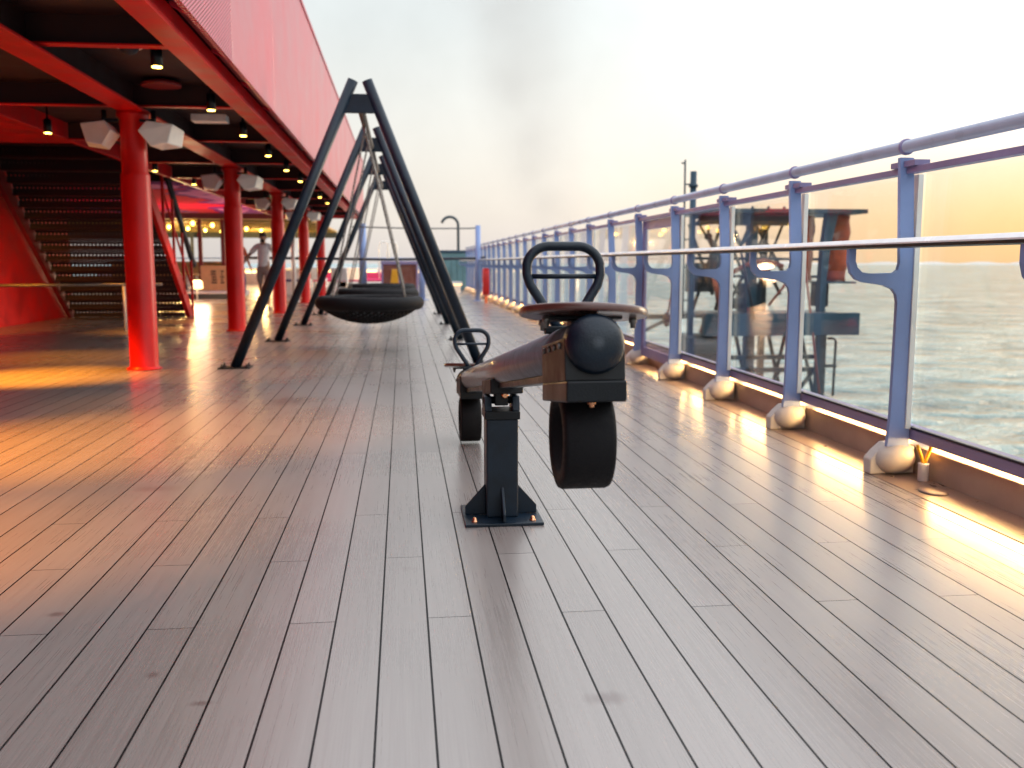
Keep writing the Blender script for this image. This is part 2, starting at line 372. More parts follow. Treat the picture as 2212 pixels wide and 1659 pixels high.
# ------------------------------------------------------------------ glass railing
PY0, PITCH, NP = 2.94, 1.24, 26
rail = thing('glass_railing', 'lavender railing of tinted glass panes with pale cap rail along the deck edge', 'railing', (2.35, 15, 0))
prof = [(2.253, 1.475), (2.275, 1.0), (2.268, .97), (2.248, .955), (2.13, .952), (2.098, .958), (2.074, .98), (2.064, 1.01), (2.064, 1.063),
        (2.028, 1.063), (2.028, 1.0), (2.04, .955), (2.066, .925), (2.10, .912), (2.20, .898), (2.245, .88), (2.264, .855), (2.272, .82), (2.268, .3), (2.258, .14),
        (2.368, .14), (2.364, .3), (2.345, 1.0), (2.32, 1.475)]
for i in range(NP):
    y = PY0 + PITCH*i
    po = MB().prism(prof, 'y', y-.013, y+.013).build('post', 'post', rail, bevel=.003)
    if i not in (5, 6):
        MB().box(2.346 if 0 else 2.342, 2.366, y-.021, y+.021, .226, 1.40).build('glazing_bead', 'bead', po)
    # ring clamp holding the top pipe
    MB().lathe([(.034, -.010), (.037, -.007), (.037, .007), (.034, .010)], (2.286, y, 1.523), 20, (0, 1, 0)).build('ring_clamp', 'purple', po)
    # bulging foot cover on a thin plate
    MB().prism([(2.195, .004), (2.195, .075), (2.225, .11), (2.27, .15), (2.36, .155), (2.415, .13), (2.415, .004)], 'y', y+.016, y+.09).ell((2.318, y+.024, .080), (.098, .078, .077), 24, 16).build('foot_cover', 'foot', rail, bevel=.006)
    # short overlap plates at the post
    MB().box(2.27, 2.345, y-.105, y+.105, 1.432, 1.458).build('splice_plate', 'purple', po, bevel=.002)
MB().tube([(2.286, -3, 1.523), (2.286, PY0+PITCH*(NP-1)+.1, 1.523)], .029, 16).build('top_pipe', 'pipe', rail)
cr = MB().prism([(2.012, 1.0775), (2.012, 1.084), (2.024, 1.101), (2.235, 1.101), (2.235, 1.0775)], 'y', -3, 33.9).build('cap_rail', 'cap', rail, bevel=.002)
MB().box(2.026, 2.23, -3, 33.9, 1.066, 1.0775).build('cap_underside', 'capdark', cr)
MB().box(2.285, 2.335, -3, 33.9, 1.402, 1.4315).build('upper_bar', 'purple', rail, bevel=.003)
MB().box(2.372, 2.462, -3, 33.9, .172, .224).build('bottom_rail', 'purple', rail, bevel=.003)
MB().box(2.369, 2.392, -3, 33.9, .2245, .234).build('gasket', 'navy', rail)
for i in range(-2, NP-1):
    y0 = PY0 + PITCH*i
    if i == 4:
        g = MB()
        g.box(2.325, 2.352, y0+.03, y0+.11, .10, 1.40).box(2.325, 2.352, y0+PITCH-.11, y0+PITCH-.03, .10, 1.40)
        g.box(2.325, 2.352, y0+.11, y0+PITCH-.11, 1.315, 1.40).box(2.325, 2.352, y0+.11, y0+PITCH-.11, .10, .19)
        gt = g.build('gate', 'purple', rail, bevel=.004)
        MB().box(2.327, 2.335, y0+.112, y0+PITCH-.112, .192, 1.313).build('pane', 'glass', gt)
    else:
        MB().box(2.374, 2.384, y0+.024, y0+PITCH-.024, .236, 1.44).build('pane', 'glass', rail)
    MB().box(2.452, 2.462, y0+.14, y0+PITCH-.05, .1585, .1705).build('light_strip', 'led', rail)

# small things by the coaming
t = thing('forked_fitting', 'yellow forked fitting on a short grey pipe stub beside the coaming', 'deck fitting', (2.372, 4.04, .003))
MB().lathe([(.020, 0), (.024, .004), (.024, .078), (.026, .082), (.019, .084)], (2.372, 4.04, .003), 20).build('pipe_stub', 'white', t)
for sx, mt in ((-1, 'yellow'), (1, 'yellow')):
    MB().tube([(2.372, 4.04, .07), (2.372+sx*.012, 4.04, .11), (2.372+sx*.028, 4.04, .15), (2.372+sx*.034, 4.04, .172)], [.010, .011, .012, .010], 10, flat=.6).build('fork', mt, t)
m = MB().lathe([(.075, 0), (.075, .006), (.06, .009), (.001, .009)], (2.30, 3.83, .003), 28, sx=.75)
tag(m.build('drain_cover', 'water'), 'round flat drain cover set in the margin board', 'drain cover')

# ------------------------------------------------------------------ seesaw
PV = Vector((.377, 3.66, 0)); SL = math.atan(.144); YAW = math.atan2(.395-.364, 3.42)
ss = thing('seesaw', 'black seesaw with brown round seats and teardrop handles, near end raised', 'seesaw', PV)
m = MB().box(PV.x-.062, PV.x+.062, PV.y-.062, PV.y+.062, .012, .40)
ps = m.build('post', 'blue_black', ss, bevel=.006)
MB().box(PV.x-.069, PV.x+.069, PV.y-.069, PV.y+.069, .3995, .432).build('post_collar', 'black', ps, bevel=.004)
m = MB().box(PV.x-.152, PV.x+.152, PV.y-.152, PV.y+.152, .0, .0125)
bp_ = m.build('base_plate', 'blue_black', ss, bevel=.003)
for sx, sy in ((1, 0), (-1, 0), (0, 1), (0, -1)):
    if sx: MB().prism([(PV.x+sx*.062, .013), (PV.x+sx*.142, .013), (PV.x+sx*.142, .045), (PV.x+sx*.062, .135)], 'y', PV.y-.005, PV.y+.005).build('gusset', 'blue_black', ss, bevel=.002)
    else: MB().prism([(PV.y+sy*.062, .013), (PV.y+sy*.142, .013), (PV.y+sy*.142, .045), (PV.y+sy*.062, .135)], 'x', PV.x-.005, PV.x+.005).build('gusset', 'blue_black', ss, bevel=.002)
for sx in (-1, 1):
    for sy in (-1, 1):
        c = (PV.x+sx*.112, PV.y+sy*.112, .012)
        MB().lathe([(.013, 0), (.013, .003), (.0085, .0035), (.0085, .013), (.004, .018)], c, 12).build('bolt', 'copper', bp_)
for sx in (-1, 1):
    MB().prism([(PV.y-.062, .433), (PV.y+.062, .433), (PV.y+.04, .488), (PV.y-.04, .488)], 'x', PV.x+sx*.069, PV.x+sx*.040).build('pivot_lug', 'blue_black', ss, bevel=.003)
MB().tube([(PV.x-.072, PV.y, .468), (PV.x+.072, PV.y, .468)], .015, 14).build('pivot_pin', 'black', ss)
MB().box(PV.x-.026, PV.x+.026, PV.y-.035, PV.y+.035, .450, .505).build('pivot_block', 'black', ss, bevel=.004)
MB().lathe([(.012, 0), (.014, .004), (.014, .012), (.008, .016)], (PV.x+.012, PV.y-.036, .492), 10, (0, -1, 0)).build('pivot_bolt', 'copper', ss)
ROT = Matrix.Rotation(YAW, 4, 'Z') @ Matrix.Rotation(-SL, 4, 'X')
BM = Matrix.Translation((PV.x+.003, PV.y, .584)) @ ROT       # beam frame: +y is away from the viewer, z square to the beam
def sm(): q = MB(); q.T = BM; return q
BR = .058
m = sm().tube([(0, -1.72, 0), (0, 1.72, 0)], BR, 32); m.build('beam', 'pole', ss)
sm().box(-.062, .062, -.17, .17, -.062-.03, -.035).build('saddle', 'clamp', ss, bevel=.006)
sm().box(-.03, .03, -1.5, 1.5, -.072, -.052).build('stiffener_bar', 'blue_black', ss, bevel=.003)
for e in (-1, 1):                                              # -1: the raised near end
    cap = [(BR+.002, 0), (BR+.005, .012), (BR+.005, .05)] + [((BR+.005)*math.cos(R(a)), .05+.034*math.sin(R(a))) for a in range(15, 91, 15)]
    sm().lathe(cap, (0, e*1.70, 0), 32, (0, e, 0)).build('end_cap', 'blue_black', ss)
    y0, y1 = sorted((e*1.44, e*1.745))
    cl = sm().prism([(-.064, -.076), (.064, -.076), (.064, .012), (.0595, .016), (.0595, -.002), (-.0595, -.002), (-.0595, .016), (-.064, .012)], 'y', y0, y1).build('clamp', 'clamp', ss, bevel=.004)
    for yy in (y0+.05, y0+.12, y1-.12, y1-.05):
        sm().lathe([(.007, 0), (.007, .005), (.003, .007)], (-.064, yy, .0), 8, (-1, 0, 0)).build('bolt', 'zinc', cl)
    # tyre buffer hung plumb under the clamp
    cb = BM @ Vector((0, e*1.60, -.076))
    m = MB(); Tt = Matrix.Translation(cb) @ Matrix.Rotation(YAW, 4, 'Z')
    m.T = Tt
    m.prism([(-.16, .030), (-.16, -.012), (.16, -.012), (.16, .030)] if e > 0 else [(-.16, .023), (-.16, -.022), (.16, -.064), (.16, -.022)], 'x', -.064, .064)
    m.build('tyre_bracket', 'black', ss, bevel=.004)
    m = MB(); m.T = Tt; zc = -.146 if e > 0 else -.124; ro, ri, hw = (.126 if e > 0 else .116), .078, .057
    pr = [(ri, -hw+.006), (ri+.006, -hw), (ro-.012, -hw), (ro-.003, -hw+.003), (ro, -hw+.010), (ro, hw-.010), (ro-.003, hw-.003), (ro-.012, hw), (ri+.006, hw), (ri, hw-.006), (ri-.002, 0)]
    n_ = 44; vs = []; K = len(pr)
    for j in range(n_):
        a = 2*math.pi*j/n_
        for r_, h in pr:
            zz = max(-1, min(1, math.sin(a))); zz = math.copysign(abs(zz)**.92, zz)
            vs.append((h, r_*math.cos(a), zc + r_*zz*.99))
    m.add(vs, [(j*K+i, j*K+(i+1) % K, ((j+1) % n_)*K+(i+1) % K, ((j+1) % n_)*K+i) for j in range(n_) for i in range(K)], True)
    m.build('tyre', 'rubber', ss)
    MB().lathe([(.010, 0), (.010, .004), (.006, .006), (.006, .010), (.002, .012)], Tt @ Vector((.0, -.108 if e < 0 else .108, -.030 if e < 0 else -.014)), 10, (0, -.35, -1)).build('tyre_bolt', 'copper', ss)
    # seat board
    seat = sm(); k = 40; P = [(.142*math.cos(2*math.pi*i/k), e*1.615 + .150*math.sin(2*math.pi*i/k)) for i in range(k)]
    if e > 0: P = P[::-1]
    seat.T = BM @ Matrix.Rotation(R(2.0), 4, 'Y'); seat.prism(P, 'z', .068, .086, True)
    so = seat.build('seat', 'hpl', ss, bevel=.006, seg=3)
    u = sm(); u.box(-.085, .085, e*1.615-.03, e*1.615+.03, .060, .0675).box(-.03, .03, e*1.615-.03, e*1.615+.03, .03, .0595)
    u.build('seat_bracket', 'black', so, bevel=.003)
    for q in ((-.085, -.03), (.115, .0), (-.08, .05)):
        p = Vector((q[0], e*1.615+q[1]*1.0, .066))
        sm().lathe([(.009, 0), (.009, .012), (.006, .013), (.006, .024)], p, 10, (0, 0, -1)).build('peg', 'zinc', so)
    # teardrop handle
    H = []; hy = e*1.40; top, wid, zb = .262, .0905, .05
    def hp(x, z): return (x, hy, z)
    H += [hp(-.010, zb), hp(-.035, .090), hp(-.062, .132), hp(-.083, .165), hp(-.0905, .19)]
    H += arc((-.036, .204), .0555, 168, 92, 7, hp) + arc((.036, .204), .0555, 88, 12, 7, hp)
    H += [hp(.0905, .19), hp(.083, .165), hp(.062, .132), hp(.035, .090), hp(.010, zb)]
    hm = sm(); hm.tube(H, .0118, 14); ho = hm.build('handle', 'blue_black', ss)
    sm().tube([hp(-.086, .186), hp(.086, .186)], .0062, 12).build('crossbar', 'blue_black', ho)
    sm().box(-.05, .05, hy-.014, hy+.014, .046, .064).build('handle_foot', 'black', ho, bevel=.003)

# ------------------------------------------------------------------ basket swing frames
FY = [9.3, 12.45, 15.65, 18.85]
sf = thing('swing_frame', 'black frame of four pointed tube arches carrying the basket swings', 'swing frame', (-.43, 14, 0))
def legpt(side, t):
    f0 = Vector((-1.605, 0, .0)) if side < 0 else Vector((.745, 0, .0)); f1 = Vector((-.366, 0, 2.70)) if side < 0 else Vector((-.352, 0, 2.70))
    return f0.lerp(f1, t)
for y in FY:
    for side in (-1, 1):
        a, b = legpt(side, .003), legpt(side, 1)
        if side > 0: a, b = Vector((.745, 0, .008)), Vector((-.300, 0, 2.70))
        else: b = Vector((-.430, 0, 2.70))
        a.y = b.y = y
        lg = MB().tube([a, b], .05, 20).build('leg', 'blue_black', sf)
        cx = a.x
        m = MB().box(cx-.15, cx+.15, y-.10, y+.10, .0, .012)
        fp = m.build('foot_plate', 'black', lg, bevel=.002)
        for dx in (-.115, .115):
            for dy in (-.07, .07):
                MB().lathe([(.018, .012), (.018, .022), (.008, .0225), (.008, .045)], (cx+dx, y+dy, 0), 8).build('bolt', 'black', lg)
    MB().prism([(-.555, 2.40), (-.175, 2.40), (-.245, 2.575), (-.485, 2.575)], 'y', y-.02, y+.02).build('tie_plate', 'blue_black', sf, bevel=.004)
for i in range(3):
    MB().tube([(-.365, FY[i]+.02, 2.455), (-.365, FY[i+1]-.02, 2.455)], .036, 16).build('top_beam', 'rope', sf)

def chain(a, b, pitch=.034):
    m = MB(); a, b = Vector(a), Vector(b); L = (b-a).length; k = int(L/pitch); t = (b-a).normalized()
    u = t.orthogonal().normalized(); w = t.cross(u)
    for i in range(k):
        c = a + t*(pitch*(i+.5)); s_ = u if i % 2 else w
        ring = [c + t*(.024*math.cos(2*math.pi*j/8)) + s_*(.012*math.sin(2*math.pi*j/8)) for j in range(8)]
        m.tube(ring, .0045, 5, closed=True)
    return m
def nest(yc, label):
    zc, R0, xc = .555, .535, -.365
    t = thing('basket_swing', label, 'swing', (xc, yc, zc-.3), 'basket swings hanging in the frame')
    m = MB(); n1, n2 = 56, 14; vs = []
    for i in range(n1):
        a = 2*math.pi*i/n1
        for j in range(n2):
            q = 2*math.pi*j/n2; rr = .074*(1+.035*math.sin(i*math.pi)) + (.003 if i % 2 else 0)
            vs.append((xc+(R0+rr*math.cos(q))*math.cos(a), yc+(R0+rr*math.cos(q))*math.sin(a), zc+rr*1.02*math.sin(q)))
    m.add(vs, [(i*n2+j, ((i+1) % n1)*n2+j, ((i+1) % n1)*n2+(j+1) % n2, i*n2+(j+1) % n2) for i in range(n1) for j in range(n2)], True)
    m.build('ring', 'rubber', t)
    net = MB()
    def bowl(x, y):
        r2 = (x*x+y*y)/(R0*R0); return zc - .04 - .185*(1-min(1, r2))**.8
    k = 9
    for i in range(-k, k+1):
        o = i*R0/(k+.6); hl = math.sqrt(max(0, R0*R0-o*o))
        for ax in (0, 1):
            pts = []
            for q in range(13):
                s_ = -hl+2*hl*q/12; x, y = (o, s_) if ax == 0 else (s_, o)
                c, s45 = math.cos(R(45)), math.sin(R(45)); x, y = x*c-y*s45, x*s45+y*c
                pts.append((xc+x, yc+y, bowl(x, y)))
            net.tube(pts, .0155, 5)
    net.tube([(xc+.2*math.cos(2*math.pi*j/20), yc+.2*math.sin(2*math.pi*j/20), bowl(.2, 0)+.002) for j in range(20)], .014, 6, closed=True)
    net.build('net', 'rubber', t)
    for sy in (-1, 1):
        h = (xc, yc+sy*.52, 2.42)
        MB().tube([(xc, yc+sy*.52, 2.421), (xc, yc+sy*.52, 2.36), (xc+.012, yc+sy*.52, 2.33)], .012, 8).build('hanger', 'zinc', t)
        for sx in (-1, 1):
            a = (xc+sx*.01, yc+sy*.52, 2.345); b = (xc+sx*.40, yc+sy*.33, zc+.05)
            chain(a, b).build('chain', 'zinc', t)
    return t
for i in range(3):
    nest((FY[i]+FY[i+1])/2+(.02 if i else 0), ['front basket swing of black rope ring and net, closest to the seesaw', 'middle basket swing showing just above the rim of the front one', 'rear basket swing, smallest rim at the back of the frame'][i])

# ------------------------------------------------------------------ upper deck and its columns
ud = thing('upper_deck', 'red upper deck overhang with pink lit fascia and black beamed ceiling', 'deck structure', (-3, 14, 2.4))
YE = 31.0
m = MB().box(-1.215, -1.18, -4, 7.2, 2.42, 4.15); m.build('ribbed_screen', 'ribs', ud)
for k, (a, b) in enumerate(((7.204, 9.5), (9.504, 14.2), (14.204, 18.9), (18.904, 23.6), (23.604, YE))):
    MB().box(-1.215, -1.18, a, b, 2.42, 4.15).build('fascia_panel', 'fascia', ud, bevel=.004)
MB().box(-1.26, -1.165, -4, YE, 4.152, 4.20).build('fascia_cap', 'fascia', ud, bevel=.006)
MB().box(-1.49, -1.33, -4, YE, 2.376, 2.398).box(-1.345, -1.33, -4, YE, 2.3985, 2.5).build('edge_beam', 'red', ud, bevel=.003)
MB().box(-1.45, -1.435, -4, YE, 2.3985, 2.62).build('beam_web', 'ceil', ud)
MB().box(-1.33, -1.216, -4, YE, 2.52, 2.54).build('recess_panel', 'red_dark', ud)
for k in range(26):
    y = -1.5 + 1.25*k
    MB().prism([(-1.329, 2.515), (-1.217, 2.515), (-1.217, 2.44), (-1.329, 2.5)], 'y', y-.03, y+.03).build('bracket', 'fascia', ud)
MB().box(-3.85, -1.435, -4, YE, 2.62, 2.66).build('ceiling', 'ceil', ud)
MB().box(-12, -1.216, -4, YE, 4.05, 4.12).build('roof', 'ceil', ud)
for k in range(-2, 9):
    y = 9.3 + 2.53*k
    if y < -3 or y > YE: continue
    MB().box(-3.83, -1.46, y-.05, y+.05, 2.42, 2.432).build('cross_beam', 'red', ud, bevel=.002)
    MB().box(-3.83, -1.46, y-.005, y+.005, 2.4325, 2.619).build('beam_web', 'ceil', ud)
MB().box(-2.55, -2.31, -4, YE, 2.372, 2.392).build('column_beam', 'red', ud, bevel=.003)
MB().box(-2.44, -2.42, -4, YE, 2.4325, 2.619).build('beam_web', 'ceil', ud)
MB().box(-3.93, -3.851, -4, 40, 2.43, 2.70).build('side_girder', 'red', ud, bevel=.004)
MB().box(-12, -3.931, -4, 12.42, 2.45, 2.5).build('red_soffit', 'red', ud)
MB().box(-12, -6.22, 12.42, 18.6, 2.45, 2.5).build('dark_soffit', 'ceil', ud)
MB().box(-12, -3.931, 18.6, 29.0, 2.45, 2.5).build('mural_soffit', 'mural', ud)
MB().box(-12, -3.931, 12.30, 12.418, 2.505, 4.04).build('added_shaft_wall', 'ceil', ud)  # dark walls added round the stairwell to shut out light from above
MB().box(-3.931, -3.86, 12.42, 18.6, 2.71, 4.04).build('added_shaft_wall', 'ceil', ud)
MB().box(-6.3, -6.225, 12.42, 18.6, 2.505, 4.04).build('added_shaft_wall', 'ceil', ud)
MB().box(-6.22, -3.935, 18.6, 18.66, 2.505, 4.04).build('added_shaft_wall', 'ceil', ud)
MB().box(-3.931, -1.435, YE, YE+.06, 2.40, 4.15).build('end_panel', 'red', ud)
MB().box(-2.06, -1.72, 9.97, 10.16, 2.40, 2.47).build('white_panel', 'white', ud, bevel=.006)
MB().lathe([(.17, 0), (.17, .03), (.12, .05)], (-2.1, 9.0, 2.555), 24).build('vent_disc', 'red_dark', ud)

col0 = thing('column', 'red round column standing before the dark stairs, closest of the row', 'column', (-2.44, 9.3, 0), 'red columns under the overhang')
MB().lathe([(.148, 0), (.148, .02), (.132, .025), (.130, .03), (.130, 1.80), (.128, 1.81), (.117, 1.83), (.115, 2.30), (.14, 2.33), (.14, 2.371)], (-2.44, 9.3, 0), 40).build('shaft', 'red_col', col0)
MB().lathe([(.16, 0), (.16, .012), (.15, .016)], (-2.44, 9.3, .002), 32).build('base_ring', 'red_col', col0)
clabels = ['red round column beside the white shirted person, second from the stairs', 'red round column right of the white shirted person, third of the row', 'red round column seen between the swing frame legs, fourth of the row', 'red round column, far small one showing between the legs of the swing frame']
cys = [14.45, 19.5, 24.55, 29.6]
for y, lb in zip(cys, clabels): dup(col0, (-2.44, y, 0), lb)

# downlights
dl = thing('downlight', 'black cylinder downlight with amber lens nearest the camera under the edge beam', 'downlight', (-1.64, 6.93, 2.66), 'black ceiling downlights')
MB().lathe([(.034, 2.33), (.039, 2.332), (.039, 2.46), (.025, 2.47), (.010, 2.48), (.010, 2.62)], (-1.64, 6.93, 0), 20).build('housing', 'black', dl)
MB().lathe([(.033, 2.322), (.033, 2.3295), (.001, 2.3298)], (-1.64, 6.93, 0), 20).build('lens', 'lens', dl)
dl.location = (-1.64, 6.93, 2.62)
for c in kids(dl):
    for v in c.data.vertices: v.co.z += .04
def spot(x, y, e, ang=75):
    L = bpy.data.lights.new('downlight_glow', 'SPOT'); L.energy = e; L.color = (1, .35, .018); L.spot_size = R(ang); L.spot_blend = 1.0; L.shadow_soft_size = .05
    o = bpy.data.objects.new('downlight_glow', L); COL.objects.link(o); o.location = (x, y, 2.27)
    return o
SP = [(-1.64, 8.8), (-1.64, 10.5), (-1.64, 12.4), (-1.64, 14.3), (-1.64, 16.2), (-1.64, 18.0), (-1.64, 20), (-1.64, 22), (-1.64, 24)]
for i, (x, y) in enumerate(SP):
    dup(dl, (x, y, 2.62), ORD[i+1].capitalize() + ' downlight along the edge beam, black cylinder with amber lens')
SL_ = [(-3.6, 10.5), (-3.55, 14.6), (-3.5, 17.0), (-3.3, 19.6), ]
NL = ['downlight hanging before the red soffit left of the first column', 'amber downlight between the mural and the first column', 'amber downlight above the mural, right of the black handrail', 'amber downlight near the white loudspeaker of the second column']
for i, (x, y) in enumerate(SL_): dup(dl, (x, y, 2.62), NL[i])

# loudspeakers, two on each column
def speaker(xc, yc, side, label):
    t = thing('loudspeaker', label, 'loudspeaker', (xc, yc, 2.14), 'white loudspeakers hung beside the columns')
    s_ = side
    # wedge body: grille face turned towards the walkway, tan underside
    def P(x, y, z): return (xc+s_*(x*.86+.035), yc+y*.85, 2.04+(z-2.03)*.84+.0)
    fr = [P(.30, -.12, 2.07), P(.38, .22, 2.06), P(.405, .24, 2.245), P(.36, -.10, 2.275)]
    bk = [P(.02, -.20, 2.19), P(.02, .16, 2.18), P(.10, .20, 2.28), P(.10, -.16, 2.30)]
    bt = [P(.13, -.15, 2.03), P(.16, .22, 2.03)]
    m = MB(); m.add(fr+bk+bt, [(0, 3, 2, 1), (4, 5, 6, 7), (0, 8, 4, 7, 3), (1, 2, 6, 5, 9), (3, 7, 6, 2), (0, 1, 9, 8), (8, 9, 5, 4)])
    b = m.build('cabinet', 'white', t, bevel=.012)
    MB().tube([P(.14, 0, 2.25), (P(.14, 0, 0)[0], yc, 2.371)], .025, 10).box(min(P(.0, 0, 0)[0], P(.16, 0, 0)[0]), max(P(.0, 0, 0)[0], P(.16, 0, 0)[0]), yc-.02, yc+.02, 2.27, 2.295).build('bracket', 'black', t)
    return t
for i, y in enumerate([9.3]+cys[:3]):
    w = ['first', 'second', 'third', 'fourth'][i]
    speaker(-2.50, y-.12, -1, 'white wedge loudspeaker on the stair side of the %s red column' % w)
    speaker(-2.38, y-.12, 1, 'white wedge loudspeaker on the swing side of the %s red column' % w)
t = thing('dome_camera', 'pale ring of a dome camera under the black ceiling by the first downlight', 'dome camera', (-1.93, 7.35, 2.5))
MB().tube([(-1.93+.085*math.cos(2*math.pi*q/24), 7.35+.085*math.sin(2*math.pi*q/24), 2.545) for q in range(24)], .012, 8, closed=True).lathe([(.09, 2.555), (.09, 2.6195)], (-1.93, 7.35, 0), 24).build('ring', 'white', t)
MB().ell((-1.93, 7.35, 2.545), (.072, .072, .06), 20, 12).build('dome', 'navy', t)

# ------------------------------------------------------------------ staircase and the red wall behind it
XS0, XS1 = -6.14, -4.0
st = thing('staircase', 'dark open staircase with perforated risers and red stringer', 'staircase', (-5.07, 17, 0))
NR, RISE, RUN, YF = 17, .1745, .205, 18.55
M['perf'] = perforated('perforated_riser', (.012, .005, .005), .062, .1745, .0115, 'X')
for i in range(NR):
    y = YF-RUN*i; z = RISE*(i+1)
    MB().box(XS0+.04, XS1-.04, y-RUN-.02, y, z-.03, z).build('tread', 'ceil', st, bevel=.003)
    MB().box(XS0+.04, XS1-.04, y-.004, y-.001, z-RISE+.001, z-.031).build('riser', 'perf', st)
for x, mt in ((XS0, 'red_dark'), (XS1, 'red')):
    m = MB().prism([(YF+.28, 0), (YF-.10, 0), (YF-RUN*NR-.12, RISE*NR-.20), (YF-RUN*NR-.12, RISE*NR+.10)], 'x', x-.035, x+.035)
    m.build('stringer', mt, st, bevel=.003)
def sy(z): return YF-(z-.1)*RUN/RISE
for i, yb in enumerate((18.72, 18.05, 17.4, 16.75)):
    zb = max(.0, (YF-yb)/RUN*RISE)
    MB().box(XS1+.01, XS1+.05, yb-.022, yb+.022, zb, zb+1.12).build('baluster', 'red', st)
MB().tube([(XS1+.03, 19.0, .98), (XS1+.03, 18.72, 1.12), (XS1+.03, 16.75, 2.78)], .045, 10, flat=1.7).build('handrail', 'navy', st)
MB().tube([(XS1+.03, 18.70, .55), (XS1+.03, 16.75, 2.2)], .02, 8).build('mid_rail', 'red', st)
m = MB().box(-6.36, -6.22, -4, 18.9, 0, 2.449)
tag(m.build('red_wall', 'red', bevel=.004), 'red painted wall left of the dark stairs', 'wall')
t = thing('barrier_rail', 'thin grey barrier pipe bent up at the red wall, crossing before the stairs', 'barrier rail', (-5, 14.7, 0))
MB().tube([(-6.2, 14.7, 1.75), (-6.15, 14.7, .80), (-6.12, 14.7, .70), (-6.03, 14.7, .672), (-3.55, 14.7, .685)], .022, 12).build('pipe', 'zinc', t)
MB().tube([(-4.1, 14.7, 0), (-4.1, 14.7, .665)], .022, 12).build('leg', 'white', t)

